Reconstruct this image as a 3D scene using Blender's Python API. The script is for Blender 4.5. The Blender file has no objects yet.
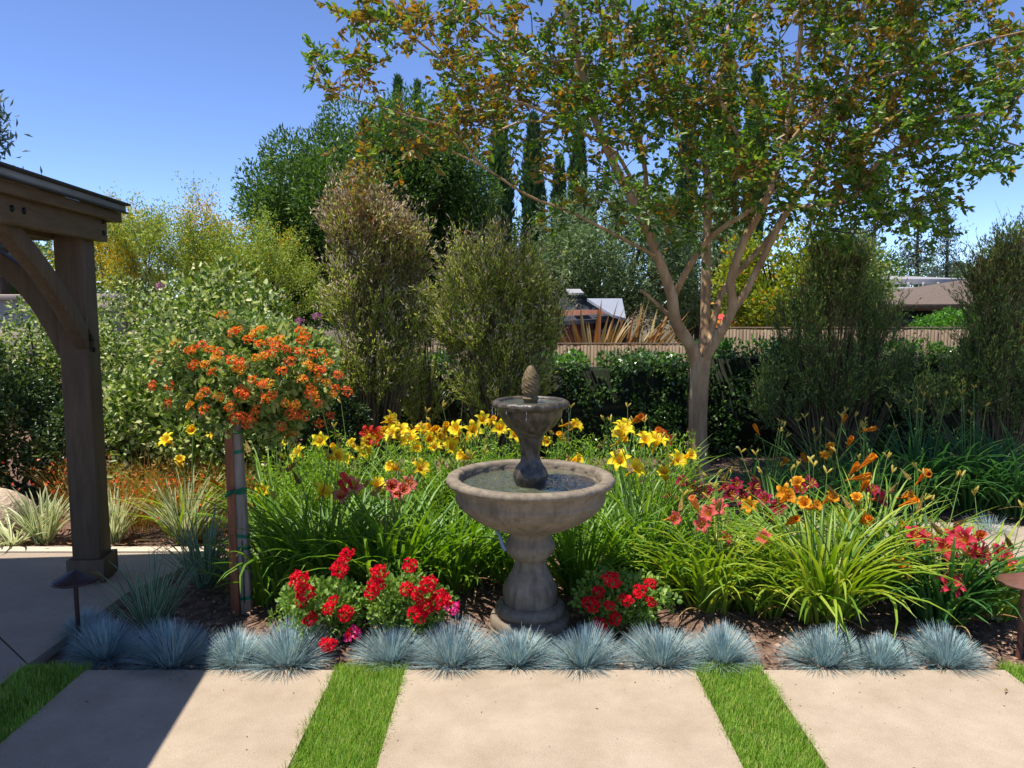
import bpy, math, random
import numpy as np
from mathutils import Vector, Matrix, Quaternion

# ------------------------------------------------------------------ camera, light, exposure
scene = bpy.context.scene
C = scene.collection
PITCH = math.radians(6.0)
EYE = 1.7
FPX = 773.0
cam_d = bpy.data.cameras.new('camera')
cam = bpy.data.objects.new('camera', cam_d)
C.objects.link(cam)
cam.location = (0, 0, EYE)
cam.rotation_euler = (math.radians(90) - PITCH, 0, 0)
cam_d.sensor_width = 36.0
cam_d.lens = 36.0 * FPX / 1024.0
cam_d.clip_start = 0.05
cam_d.clip_end = 2000
scene.camera = cam

SUN_DIR = Vector((0.75, 0.26, -2.20)).normalized()      # the way the light travels
world = bpy.data.worlds.new('World')
scene.world = world
world.use_nodes = True
wn = world.node_tree
bgn = wn.nodes['Background']
sky = wn.nodes.new('ShaderNodeTexSky')
sky.sky_type = 'NISHITA'
sky.sun_disc = False
sky.sun_elevation = math.asin(-SUN_DIR.z)
sky.sun_rotation = math.atan2(-SUN_DIR.x, -SUN_DIR.y)
sky.air_density = 0.72
sky.dust_density = 0.0
sky.ozone_density = 4.2
sky.altitude = 2400
shs = wn.nodes.new('ShaderNodeHueSaturation'); shs.inputs['Saturation'].default_value = 1.04; shs.inputs['Hue'].default_value = 0.508
wn.links.new(sky.outputs[0], shs.inputs['Color']); wn.links.new(shs.outputs[0], bgn.inputs[0])
bgn.inputs[1].default_value = 0.142
sun_l = bpy.data.lights.new('sun', 'SUN')
sun_l.energy = 3.9
sun_l.angle = math.radians(0.5)
sun_l.color = (1.0, 0.955, 0.88)
sun = bpy.data.objects.new('sun', sun_l)
C.objects.link(sun)
sun.rotation_euler = SUN_DIR.to_track_quat('-Z', 'Y').to_euler()
sun.location = (-5, -4, 12)
scene.view_settings.view_transform = 'Standard'
scene.view_settings.look = 'None'
scene.view_settings.exposure = 0.84
scene.view_settings.gamma = 1.0
scene.cycles.max_bounces = 8
scene.cycles.transparent_max_bounces = 8

R = math.radians
rng = np.random.default_rng(7)
random.seed(7)

def P(px, py, d):
    """photo direction (px,py) taken out to the distance Y=d, in metres"""
    u = (px - 512) / FPX; v = (384 - py) / FPX
    y = math.cos(PITCH) + v * math.sin(PITCH); z = -math.sin(PITCH) + v * math.cos(PITCH)
    k = d / y
    return np.array((u * k, d, EYE + z * k))

def PX(px, d, z=0.0):
    """X of image column px for a point at distance d and height z"""
    return (px - 512) / FPX * (d * math.cos(PITCH) + (EYE - z) * math.sin(PITCH))

# ------------------------------------------------------------------ scene bookkeeping
def tag(o, label=None, cat=None, group=None, kind=None):
    if label: o['label'] = label
    if cat: o['category'] = cat
    if group: o['group'] = group
    if kind: o['kind'] = kind
    return o

def empty(name, loc=(0, 0, 0), label=None, cat=None, group=None, rz=0.0):
    o = bpy.data.objects.new(name, None)
    o.empty_display_size = 0.1
    C.objects.link(o)
    o.location = loc; o.rotation_euler = (0, 0, rz)
    return tag(o, label, cat, group)

class Geo:
    def __init__(s):
        s.V = []; s.F = []; s.M = []; s.n = 0
    def add(s, V, F, mi=0):
        V = np.array(V, dtype=np.float64).reshape(-1, 3); F = np.asarray(F, dtype=np.int64)
        s.V.append(V); s.F.append(F + s.n)
        s.M.append(np.full(len(F), mi, dtype=np.int32) if np.isscalar(mi) else np.asarray(mi, dtype=np.int32))
        s.n += len(V)
    def mesh(s, name, mats, smooth=False):
        me = bpy.data.meshes.new(name)
        V = np.concatenate(s.V)
        loops = np.concatenate([f.ravel() for f in s.F])
        tot = np.concatenate([np.full(len(f), f.shape[1], dtype=np.int32) for f in s.F])
        st = np.concatenate([[0], np.cumsum(tot)[:-1]]).astype(np.int32)
        me.vertices.add(len(V)); me.vertices.foreach_set('co', V.astype(np.float32).ravel())
        me.loops.add(len(loops)); me.loops.foreach_set('vertex_index', loops.astype(np.int32))
        me.polygons.add(len(tot)); me.polygons.foreach_set('loop_start', st)
        try: me.polygons.foreach_set('loop_total', tot)
        except Exception: pass
        for m in (mats if isinstance(mats, (list, tuple)) else [mats]): me.materials.append(m)
        me.polygons.foreach_set('material_index', np.concatenate(s.M))
        if smooth: me.polygons.foreach_set('use_smooth', np.ones(len(tot), dtype=bool))
        me.update(calc_edges=True); me.validate()
        return me
    def build(s, name, mats, parent=None, smooth=False, local=True, bevel=0, label=None):
        """vertices are in world metres; they are stored relative to the parent's base point"""
        if parent is not None and local:
            off = np.array(world_loc(parent))
            for v in s.V: v -= off
        o = bpy.data.objects.new(name, s.mesh(name, mats, smooth))
        C.objects.link(o)
        if parent is not None: o.parent = parent
        if bevel:
            b = o.modifiers.new('edge', 'BEVEL'); b.width = bevel; b.segments = 2; b.limit_method = 'ANGLE'
        if label: o['label'] = label
        return o

def world_loc(o):
    v = Vector((0, 0, 0))
    while o is not None: v += o.location; o = o.parent
    return v

def place_mesh(name, me, parent, pos, quat=None, scale=1.0):
    o = bpy.data.objects.new(name, me); C.objects.link(o)
    o.parent = parent
    o.location = Vector(pos) - world_loc(parent)
    if quat is not None: o.rotation_mode = 'QUATERNION'; o.rotation_quaternion = quat
    o.scale = (scale,) * 3
    return o

# ------------------------------------------------------------------ shapes
BOXF = [(0, 3, 2, 1), (4, 5, 6, 7), (0, 1, 5, 4), (1, 2, 6, 5), (2, 3, 7, 6), (3, 0, 4, 7)]
def box(g, c, s, rz=0.0, mi=0, R3=None):
    x, y, z = np.array(s) / 2
    V = np.array([(-x, -y, -z), (x, -y, -z), (x, y, -z), (-x, y, -z), (-x, -y, z), (x, -y, z), (x, y, z), (-x, y, z)])
    if R3 is not None: V = V @ np.array(R3).T
    elif rz:
        c_, s_ = math.cos(rz), math.sin(rz)
        V = V @ np.array([(c_, -s_, 0), (s_, c_, 0), (0, 0, 1)]).T
    g.add(V + np.array(c), BOXF, mi)

def slab(g, poly, z0, z1, mi=0):
    """vertical prism over a counter-clockwise polygon"""
    n = len(poly)
    V = [(x, y, z0) for x, y in poly] + [(x, y, z1) for x, y in poly]
    g.add(V, [[n + i for i in range(n)]], mi)
    g.add(V, [[i for i in range(n)][::-1]], mi)
    g.add(V, [(i, (i + 1) % n, n + (i + 1) % n, n + i) for i in range(n)], mi)

def tube(g, pts, rad, m=6, mi=0, cap=True):
    pts = np.asarray(pts, float); k = len(pts)
    rad = np.broadcast_to(np.asarray(rad, float), (k,))
    T = np.gradient(pts, axis=0); T /= np.linalg.norm(T, axis=1, keepdims=True) + 1e-9
    ref = np.array((0.13, 0.21, 0.97)) if abs(T[0, 2]) < 0.8 else np.array((0.97, 0.13, 0.21))
    A = np.cross(T, ref); A /= np.linalg.norm(A, axis=1, keepdims=True) + 1e-9
    B = np.cross(T, A)
    a = np.arange(m) * 2 * math.pi / m
    V = (pts[:, None] + rad[:, None, None] * (A[:, None] * np.cos(a)[None, :, None] + B[:, None] * np.sin(a)[None, :, None])).reshape(-1, 3)
    i = np.arange(k - 1)[:, None] * m; j = np.arange(m)[None]; j2 = (j + 1) % m
    F = np.stack([i + j, i + j2, i + m + j2, i + m + j], -1).reshape(-1, 4)
    g.add(V, F, mi)
    if cap and m > 2:
        g.add(V[-m:], [list(range(m))], mi); g.add(V[:m], [list(range(m))[::-1]], mi)

def lathe(g, prof, m=64, c=(0, 0, 0), mod=None, mi=0):
    prof = np.array(prof, float); k = len(prof)
    a = np.arange(m) * 2 * math.pi / m
    r = prof[:, 0][:, None] * np.ones(m)[None]; z = prof[:, 1][:, None] * np.ones(m)[None]
    if mod is not None: r, z = mod(r, z, a[None], np.arange(k)[:, None])
    V = np.stack([r * np.cos(a), r * np.sin(a), z], -1).reshape(-1, 3) + np.array(c)
    i = np.arange(k - 1)[:, None] * m; j = np.arange(m)[None]; j2 = (j + 1) % m
    g.add(V, np.stack([i + j, i + j2, i + m + j2, i + m + j], -1).reshape(-1, 4), mi)

def spline(keys, n=24):
    """smooth interpolation through points"""
    K = np.array(keys, float); m = len(K)
    if m < 3:
        t = np.linspace(0, 1, n)[:, None]; return K[0] * (1 - t) + K[-1] * t
    E = np.vstack([2 * K[0] - K[1], K, 2 * K[-1] - K[-2]])
    out = []
    per = max(2, n // (m - 1))
    for i in range(m - 1):
        p0, p1, p2, p3 = E[i], E[i + 1], E[i + 2], E[i + 3]
        for t in np.linspace(0, 1, per, endpoint=False):
            out.append(0.5 * (2 * p1 + (p2 - p0) * t + (2 * p0 - 5 * p1 + 4 * p2 - p3) * t * t + (3 * p1 - p0 - 3 * p2 + p3) * t ** 3))
    out.append(K[-1])
    return np.array(out)

def unit(v):
    return v / (np.linalg.norm(v, axis=-1, keepdims=True) + 1e-9)

def leaves(g, pos, dirs, length, width, mi=0, fold=0.25, rs=None, ovate=False):
    """one folded pointed leaf per position: two triangles' worth of shape each side of the midrib"""
    r = rs or rng
    n = len(pos); dirs = unit(dirs)
    length = np.broadcast_to(length, (n,))[:, None]; width = np.broadcast_to(width, (n,))[:, None]
    rnd = unit(r.normal(size=(n, 3)))
    S = unit(np.cross(dirs, rnd)); N = np.cross(dirs, S)
    base = pos; tip = pos + dirs * length - N * length * 0.12
    mid = pos + dirs * length * 0.45 + N * 0 
    l = mid + S * width * 0.5 + N * width * fold; q = mid - S * width * 0.5 + N * width * fold
    if ovate:
        m1 = pos + dirs * length * 0.25; m2 = pos + dirs * length * 0.66 - N * length * 0.04
        l1 = m1 + S * width * 0.44 + N * width * fold; l2 = m2 + S * width * 0.42 + N * width * fold * 0.8
        r1 = m1 - S * width * 0.44 + N * width * fold; r2 = m2 - S * width * 0.42 + N * width * fold * 0.8
        V = np.stack([base, l1, l2, tip, r2, r1], 1).reshape(-1, 3); i0 = np.arange(n)[:, None] * 6
        F = np.concatenate([i0 + np.array([0, 1, 2, 3])[None], i0 + np.array([0, 3, 4, 5])[None]])
        g.add(V, F, mi if np.isscalar(mi) else np.concatenate([mi, mi])); return
    V = np.stack([base, l, tip, q], 1).reshape(-1, 3)
    F = np.arange(n)[:, None] * 4 + np.array([0, 1, 2, 3])[None]
    g.add(V, F, mi)

def ball_dirs(n, r=None):
    return unit((r or rng).normal(size=(n, 3)))

def cloud(g, cen, rad, n, length, width, mi=0, up=0.2, squash=1.0, out=0.8, shell=0.55, mfun=None, ovate=False):
    """n leaves spread over clumps (cen, rad)"""
    cen = np.asarray(cen, float); rad = np.asarray(rad, float)
    w = rad ** 2; idx = rng.choice(len(cen), n, p=w / w.sum())
    d = ball_dirs(n); rr = (shell + (1 - shell) * rng.random(n)) * np.where(rng.random(n) < 0.12, 1.12, 1.0)
    off = d * (rad[idx] * rr)[:, None]; off[:, 2] *= squash
    pos = cen[idx] + off
    pos[:, 2] = np.maximum(pos[:, 2], 0.0)
    dr = unit(d * out + rng.normal(size=(n, 3)) * 0.6 + np.array((0, 0, up)))
    L = length * rng.uniform(0.65, 1.3, n); W = width * rng.uniform(0.7, 1.25, n)
    m = mi if mfun is None else mfun(pos, idx)
    leaves(g, pos, dr, L, W, m, ovate=ovate)

def ell_clumps(c, r, n, cr, shell=0.75, zmin=0.05, seed=None, top=None):
    rs = np.random.default_rng(seed) if seed is not None else rng
    d = ball_dirs(n, rs); k = shell + (1 - shell) * rs.random(n)
    k[: n // 4] *= rs.random(n // 4) ** 0.4
    p = np.array(c) + d * np.array(r) * k[:, None]
    p[:, 2] = np.maximum(p[:, 2], zmin)
    return p, cr * rs.uniform(0.6, 1.35, n)

def blades(g, base, az, lean, bend, length, width, seg=6, strips=2, fold=0.35, power=1.4, mids=None, taper=0.9, tw=0.0):
    """arching strap leaves; mids = material index per strip"""
    n = len(base); s = np.linspace(0, 1, seg + 1)
    col = lambda a: np.broadcast_to(np.asarray(a, float), (n,))[:, None]
    phi = col(lean) + col(bend) * s[None] ** power
    ds = col(length) / seg
    h = np.cumsum(np.sin(phi) * ds, 1); h = np.hstack([np.zeros((n, 1)), h[:, :-1]])
    z = np.cumsum(np.cos(phi) * ds, 1); z = np.hstack([np.zeros((n, 1)), z[:, :-1]])
    az = col(az) + tw * rng.normal(size=(n, 1)) * s[None]
    ca, sa = np.cos(az), np.sin(az)
    ctr = np.stack([base[:, 0:1] + h * ca, base[:, 1:2] + h * sa, base[:, 2:3] + z], -1)
    side = np.stack([-sa, ca, np.zeros_like(ca)], -1) * np.ones((n, seg + 1, 1))
    nrm = np.stack([-np.cos(phi) * ca, -np.cos(phi) * sa, np.sin(phi)], -1)
    w = col(width) * (np.minimum(1, 0.55 + 2.2 * s) * (1 - s ** 2.6 * taper))[None]
    w[:, -1] = 0.0006
    cols = strips + 1
    q = np.linspace(-1, 1, cols)
    rows = [ctr + side * (w * qq / 2)[..., None] + nrm * (w * abs(qq) * fold)[..., None] for qq in q]
    V = np.stack(rows, 2).reshape(-1, 3)                                # n, seg+1, cols
    i = (np.arange(n) * (seg + 1) * cols)[:, None, None]; j = (np.arange(seg) * cols)[None, :, None]; k = np.arange(strips)[None, None]
    F = np.stack([i + j + k, i + j + k + 1, i + j + cols + k + 1, i + j + cols + k], -1)
    if mids is None: mi = 0
    else: mi = np.broadcast_to(np.array(mids)[None, None], (n, seg, strips)).ravel()
    g.add(V, F.reshape(-1, 4), mi)

# ------------------------------------------------------------------ materials
def newmat(name):
    m = bpy.data.materials.new(name); m.use_nodes = True
    return m, m.node_tree, m.node_tree.nodes['Principled BSDF']

def ramp(nt, fac, cols, pos=None):
    r = nt.nodes.new('ShaderNodeValToRGB'); cr = r.color_ramp
    n = len(cols)
    for i, c in enumerate(cols):
        p = pos[i] if pos else i / max(1, n - 1)
        if i < 2: e = cr.elements[i]; e.position = p
        else: e = cr.elements.new(p)
        e.color = (*c, 1)
    nt.links.new(fac, r.inputs[0])
    return r.outputs[0]

GREEN = 1.25
def leafmat(name, cols, rough=0.5, trans=0.35, spec=0.4, tcol=None, noise=0.0):
    m, nt, b = newmat(name)
    geo = nt.nodes.new('ShaderNodeNewGeometry')
    if cols[1][1] > cols[1][0] and cols[1][2] < 0.6 * cols[1][1] and 'flax' not in name: cols = [tuple(min(0.8, v * GREEN) for v in c) for c in cols]
    col = ramp(nt, geo.outputs['Random Per Island'], cols)
    b.inputs['Roughness'].default_value = rough
    b.inputs['Specular IOR Level'].default_value = spec
    nt.links.new(col, b.inputs['Base Color'])
    tr = nt.nodes.new('ShaderNodeBsdfTranslucent')
    hs = nt.nodes.new('ShaderNodeHueSaturation'); hs.inputs['Value'].default_value = 1.7; hs.inputs['Saturation'].default_value = 1.1
    hs.inputs['Hue'].default_value = 0.49
    nt.links.new(col, hs.inputs['Color']); nt.links.new(hs.outputs[0], tr.inputs[0])
    mx = nt.nodes.new('ShaderNodeMixShader'); mx.inputs[0].default_value = trans
    nt.links.new(b.outputs[0], mx.inputs[1]); nt.links.new(tr.outputs[0], mx.inputs[2])
    nt.links.new(mx.outputs[0], nt.nodes['Material Output'].inputs[0])
    return m

def noisemat(name, cols, scale=8.0, rough=0.8, bump=0.2, bscale=60.0, detail=8, pos=None, coord='Object', stretch=(1, 1, 1), spec=0.3, metal=0.0, speck=None, dist=0.004):
    m, nt, b = newmat(name)
    tc = nt.nodes.new('ShaderNodeTexCoord'); mp = nt.nodes.new('ShaderNodeMapping')
    mp.inputs['Scale'].default_value = stretch
    nt.links.new(tc.outputs[coord], mp.inputs[0])
    no = nt.nodes.new('ShaderNodeTexNoise'); no.inputs['Scale'].default_value = scale; no.inputs['Detail'].default_value = detail
    no.inputs['Roughness'].default_value = 0.62
    nt.links.new(mp.outputs[0], no.inputs[0])
    col = ramp(nt, no.outputs[0], cols, pos or [0.3 + 0.4 * i / max(1, len(cols) - 1) for i in range(len(cols))])
    n2 = nt.nodes.new('ShaderNodeTexNoise'); n2.inputs['Scale'].default_value = bscale; n2.inputs['Detail'].default_value = 6
    nt.links.new(mp.outputs[0], n2.inputs[0])
    if speck:
        rr = ramp(nt, n2.outputs[0], [(0, 0, 0), (1, 1, 1)], [speck[1], speck[1] + 0.05])
        mx = nt.nodes.new('ShaderNodeMix'); mx.data_type = 'RGBA'
        nt.links.new(rr, mx.inputs[0]); nt.links.new(col, mx.inputs[6]); mx.inputs[7].default_value = (*speck[0], 1)
        col = mx.outputs[2]
    nt.links.new(col, b.inputs['Base Color'])
    bp = nt.nodes.new('ShaderNodeBump'); bp.inputs['Strength'].default_value = bump; bp.inputs['Distance'].default_value = dist
    nt.links.new(n2.outputs[0], bp.inputs['Height']); nt.links.new(bp.outputs[0], b.inputs['Normal'])
    b.inputs['Roughness'].default_value = rough; b.inputs['Specular IOR Level'].default_value = spec; b.inputs['Metallic'].default_value = metal
    return m

def petalmat(name, edge, throat, r0=0.012, r1=0.03, trans=0.35):
    """petal colour running from the throat of the flower outwards (the flower's own marking)"""
    m, nt, b = newmat(name)
    tc = nt.nodes.new('ShaderNodeTexCoord')
    sx = nt.nodes.new('ShaderNodeSeparateXYZ'); nt.links.new(tc.outputs['Object'], sx.inputs[0])
    cx = nt.nodes.new('ShaderNodeCombineXYZ'); nt.links.new(sx.outputs[0], cx.inputs[0]); nt.links.new(sx.outputs[1], cx.inputs[1])
    ln = nt.nodes.new('ShaderNodeVectorMath'); ln.operation = 'LENGTH'; nt.links.new(cx.outputs[0], ln.inputs[0])
    mr = nt.nodes.new('ShaderNodeMapRange'); mr.inputs[1].default_value = r0; mr.inputs[2].default_value = r1
    nt.links.new(ln.outputs['Value'], mr.inputs[0])
    col = ramp(nt, mr.outputs[0], [throat, edge])
    oi = nt.nodes.new('ShaderNodeObjectInfo')
    hs = nt.nodes.new('ShaderNodeHueSaturation')
    m2 = nt.nodes.new('ShaderNodeMapRange'); m2.inputs[3].default_value = 0.8; m2.inputs[4].default_value = 1.15
    nt.links.new(oi.outputs['Random'], m2.inputs[0]); nt.links.new(m2.outputs[0], hs.inputs['Value']); nt.links.new(col, hs.inputs['Color'])
    nt.links.new(hs.outputs[0], b.inputs['Base Color'])
    b.inputs['Roughness'].default_value = 0.55; b.inputs['Specular IOR Level'].default_value = 0.25
    tr = nt.nodes.new('ShaderNodeBsdfTranslucent'); nt.links.new(hs.outputs[0], tr.inputs[0])
    mx = nt.nodes.new('ShaderNodeMixShader'); mx.inputs[0].default_value = trans
    nt.links.new(b.outputs[0], mx.inputs[1]); nt.links.new(tr.outputs[0], mx.inputs[2])
    nt.links.new(mx.outputs[0], nt.nodes['Material Output'].inputs[0])
    return m

M = {}
M['concrete'] = noisemat('concrete', [(0.385, 0.305, 0.215), (0.425, 0.34, 0.245), (0.46, 0.372, 0.272)], 5.2, 0.85, 0.5, 130, speck=((0.25, 0.17, 0.115), 0.66))
M['patio'] = noisemat('patio_concrete', [(0.37, 0.30, 0.225), (0.44, 0.355, 0.265)], 2.6, 0.85, 0.3, 90, speck=((0.29, 0.24, 0.19), 0.66))
M['kerb'] = noisemat('kerb_concrete', [(0.52, 0.42, 0.31), (0.62, 0.50, 0.38)], 5, 0.85, 0.3, 90)
M['soil'] = noisemat('bed_soil', [(0.07, 0.038, 0.025), (0.17, 0.10, 0.068), (0.32, 0.205, 0.14)], 22, 0.95, 1.0, 70, dist=0.02)
M['ground'] = noisemat('ground', [(0.06, 0.065, 0.025), (0.12, 0.09, 0.05), (0.18, 0.14, 0.08)], 0.8, 0.95, 0.6, 20, coord='Object')
M['wood'] = noisemat('stained_timber', [(0.078, 0.050, 0.029), (0.105, 0.069, 0.041), (0.135, 0.09, 0.056)], 5, 0.62, 0.45, 18, stretch=(6, 6, 0.8))
M['wood_beam'] = noisemat('stained_timber_beam', [(0.085, 0.054, 0.032), (0.12, 0.078, 0.047), (0.15, 0.10, 0.062)], 5, 0.62, 0.45, 18, stretch=(6, 0.8, 6))
M['bolt'] = noisemat('black_bolt', [(0.01, 0.01, 0.01), (0.02, 0.02, 0.02)], 8, 0.45, 0.1, 60, metal=0.7)
M['roofmetal'] = noisemat('roof_metal', [(0.30, 0.30, 0.31), (0.42, 0.42, 0.43)], 4, 0.38, 0.05, 50, metal=0.6)
M['drip'] = noisemat('drip_edge', [(0.02, 0.018, 0.017), (0.035, 0.03, 0.028)], 4, 0.5, 0.05, 50)
M['bronze'] = noisemat('lamp_bronze', [(0.035, 0.022, 0.020), (0.075, 0.045, 0.038)], 14, 0.42, 0.15, 90, metal=0.4)
M['rust'] = noisemat('lamp_rust', [(0.09, 0.035, 0.022), (0.17, 0.07, 0.045)], 14, 0.6, 0.3, 90)
M['red_stake'] = noisemat('red_stake_wood', [(0.17, 0.062, 0.028), (0.30, 0.12, 0.058)], 5, 0.8, 0.5, 25, stretch=(6, 6, 0.7))
M['grey_stake'] = noisemat('grey_stake_wood', [(0.16, 0.125, 0.095), (0.36, 0.30, 0.24)], 5, 0.85, 0.6, 25, stretch=(7, 7, 0.5))
M['tape'] = noisemat('green_tie_tape', [(0.0, 0.10, 0.045), (0.01, 0.17, 0.08)], 20, 0.5, 0.2, 60)
M['bark'] = noisemat('smooth_bark', [(0.25, 0.135, 0.062), (0.44, 0.275, 0.14), (0.62, 0.45, 0.27)], 3.0, 0.75, 0.35, 16, stretch=(3, 3, 0.6), dist=0.012)
M['paletwig'] = noisemat('pale_branch', [(0.30, 0.22, 0.16), (0.48, 0.38, 0.30)], 6, 0.75, 0.3, 30)
M['darktwig'] = noisemat('dark_bark', [(0.045, 0.03, 0.02), (0.10, 0.07, 0.05)], 6, 0.85, 0.5, 30)
M['olivetwig'] = noisemat('olive_brown_bark', [(0.10, 0.08, 0.035), (0.19, 0.14, 0.07)], 6, 0.85, 0.5, 30)
M['fence'] = noisemat('fence_boards', [(0.16, 0.11, 0.07), (0.24, 0.17, 0.11), (0.32, 0.235, 0.155)], 2.0, 0.85, 0.5, 20, stretch=(9, 9, 0.6))
M['stone'] = None
M['rock'] = noisemat('boulder', [(0.46, 0.34, 0.23), (0.62, 0.48, 0.34)], 5, 0.9, 0.9, 28, dist=0.02)
M['stucco'] = noisemat('stucco', [(0.42, 0.33, 0.25), (0.50, 0.40, 0.31)], 3, 0.9, 0.5, 60)
M['shingle'] = noisemat('shingles', [(0.11, 0.08, 0.06), (0.21, 0.155, 0.12)], 9, 0.9, 0.8, 14, stretch=(1, 5, 5), dist=0.03)
M['greyroof'] = noisemat('grey_roof_sheet', [(0.30, 0.32, 0.37), (0.36, 0.38, 0.43)], 3, 0.5, 0.1, 40)
M['darkroof'] = noisemat('dark_roof', [(0.02, 0.025, 0.035), (0.05, 0.055, 0.07)], 6, 0.7, 0.3, 40)
M['brickred'] = noisemat('red_brown_cladding', [(0.14, 0.05, 0.032), (0.26, 0.11, 0.07)], 9, 0.85, 0.5, 30, stretch=(3, 3, 1))
M['dark_sheet'] = noisemat('dark_glossy_sheet', [(0.012, 0.014, 0.016), (0.03, 0.034, 0.04)], 3, 0.12, 0.0, 10, spec=0.6)
M['white'] = noisemat('pale_trim', [(0.27, 0.26, 0.26), (0.36, 0.35, 0.35)], 4, 0.7, 0.2, 50)
M['redcloth'] = noisemat('red_sheet', [(0.55, 0.035, 0.03), (0.68, 0.06, 0.05)], 4, 0.7, 0.1, 50)
M['hose'] = noisemat('blue_hose', [(0.10, 0.16, 0.28), (0.20, 0.28, 0.40)], 6, 0.4, 0.1, 40)

def stonemat():
    m, nt, b = newmat('cast_stone')
    tc = nt.nodes.new('ShaderNodeTexCoord')
    n1 = nt.nodes.new('ShaderNodeTexNoise'); n1.inputs['Scale'].default_value = 9; n1.inputs['Detail'].default_value = 9; n1.inputs['Roughness'].default_value = 0.7
    nt.links.new(tc.outputs['Object'], n1.inputs[0])
    base = ramp(nt, n1.outputs[0], [(0.14, 0.108, 0.070), (0.21, 0.165, 0.112), (0.31, 0.245, 0.17)], [0.3, 0.5, 0.7])
    mp = nt.nodes.new('ShaderNodeMapping'); mp.inputs['Scale'].default_value = (9, 9, 1.3)
    nt.links.new(tc.outputs['Object'], mp.inputs[0])
    n2 = nt.nodes.new('ShaderNodeTexNoise'); n2.inputs['Scale'].default_value = 3.0; n2.inputs['Detail'].default_value = 6
    nt.links.new(mp.outputs[0], n2.inputs[0])
    st = ramp(nt, n2.outputs[0], [(0, 0, 0), (0.75, 0.75, 0.75)], [0.50, 0.72])
    mx = nt.nodes.new('ShaderNodeMix'); mx.data_type = 'RGBA'
    nt.links.new(st, mx.inputs[0]); nt.links.new(base, mx.inputs[6]); mx.inputs[7].default_value = (0.085, 0.068, 0.045, 1)
    nt.links.new(mx.outputs[2], b.inputs['Base Color'])
    n3 = nt.nodes.new('ShaderNodeTexNoise'); n3.inputs['Scale'].default_value = 90; n3.inputs['Detail'].default_value = 5
    nt.links.new(tc.outputs['Object'], n3.inputs[0])
    bp = nt.nodes.new('ShaderNodeBump'); bp.inputs['Strength'].default_value = 0.5; bp.inputs['Distance'].default_value = 0.004
    nt.links.new(n3.outputs[0], bp.inputs['Height']); nt.links.new(bp.outputs[0], b.inputs['Normal'])
    b.inputs['Roughness'].default_value = 0.75
    return m
M['stone'] = stonemat()
M['wetstone'] = noisemat('wet_mossy_stone', [(0.018, 0.018, 0.010), (0.065, 0.052, 0.034), (0.16, 0.12, 0.085)], 14, 0.38, 0.6, 60, stretch=(2, 2, 0.8), spec=0.5)
M['conestone'] = noisemat('mossy_finial', [(0.05, 0.04, 0.015), (0.17, 0.115, 0.055), (0.10, 0.09, 0.03)], 22, 0.6, 0.6, 80)

def watermat():
    m, nt, b = newmat('water')
    b.inputs['Base Color'].default_value = (0.10, 0.11, 0.06, 1); b.inputs['Roughness'].default_value = 0.03
    b.inputs['IOR'].default_value = 1.33; b.inputs['Transmission Weight'].default_value = 0.35
    tc = nt.nodes.new('ShaderNodeTexCoord')
    n = nt.nodes.new('ShaderNodeTexNoise'); n.inputs['Scale'].default_value = 26; n.inputs['Detail'].default_value = 3
    nt.links.new(tc.outputs['Object'], n.inputs[0])
    bp = nt.nodes.new('ShaderNodeBump'); bp.inputs['Strength'].default_value = 1.0; bp.inputs['Distance'].default_value = 0.02
    nt.links.new(n.outputs[0], bp.inputs['Height']); nt.links.new(bp.outputs[0], b.inputs['Normal'])
    return m
M['water'] = watermat()
m, nt, b = newmat('falling_water'); b.inputs['Base Color'].default_value = (0.8, 0.85, 0.9, 1); b.inputs['Roughness'].default_value = 0.1
b.inputs['Transmission Weight'].default_value = 0.6; b.inputs['IOR'].default_value = 1.33
M['drops'] = m

M['lawn'] = leafmat('lawn_blade', [(0.06, 0.14, 0.012), (0.12, 0.235, 0.020), (0.18, 0.32, 0.035), (0.24, 0.36, 0.05), (0.40, 0.38, 0.12)], 0.5, 0.35)
M['fescue'] = leafmat('blue_fescue_blade', [(0.10, 0.18, 0.20), (0.20, 0.32, 0.35), (0.30, 0.43, 0.46), (0.42, 0.53, 0.52), (0.46, 0.44, 0.30)], 0.6, 0.15)
M['lily_mid'] = leafmat('daylily_leaf_green', [(0.05, 0.125, 0.012), (0.105, 0.21, 0.02), (0.19, 0.30, 0.035)], 0.42, 0.32)
M['lily_yel'] = leafmat('daylily_leaf_yellow_green', [(0.07, 0.15, 0.014), (0.14, 0.235, 0.02), (0.23, 0.31, 0.035), (0.33, 0.36, 0.05)], 0.42, 0.32)
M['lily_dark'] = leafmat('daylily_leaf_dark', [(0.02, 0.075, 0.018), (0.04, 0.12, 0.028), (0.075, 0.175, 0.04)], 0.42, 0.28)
M['lily_dry'] = leafmat('dry_leaf', [(0.20, 0.12, 0.05), (0.36, 0.25, 0.10), (0.28, 0.09, 0.03)], 0.7, 0.2)
M['scape'] = leafmat('flower_scape', [(0.09, 0.17, 0.03), (0.16, 0.24, 0.05)], 0.5, 0.05)
M['bud'] = leafmat('bud', [(0.35, 0.33, 0.05), (0.55, 0.38, 0.06)], 0.5, 0.2)
M['flax_g'] = leafmat('flax_leaf_green', [(0.05, 0.11, 0.045), (0.09, 0.17, 0.07)], 0.45, 0.25)
M['flax_w'] = leafmat('flax_leaf_cream', [(0.48, 0.52, 0.24), (0.68, 0.68, 0.38)], 0.45, 0.25)
M['flax_s'] = leafmat('flax_leaf_silver', [(0.20, 0.29, 0.19), (0.33, 0.42, 0.28)], 0.45, 0.25)
M['tuft_g'] = leafmat('rusty_grass', [(0.30, 0.27, 0.05), (0.42, 0.20, 0.04), (0.24, 0.26, 0.05), (0.58, 0.20, 0.05)], 0.6, 0.3)
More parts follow.
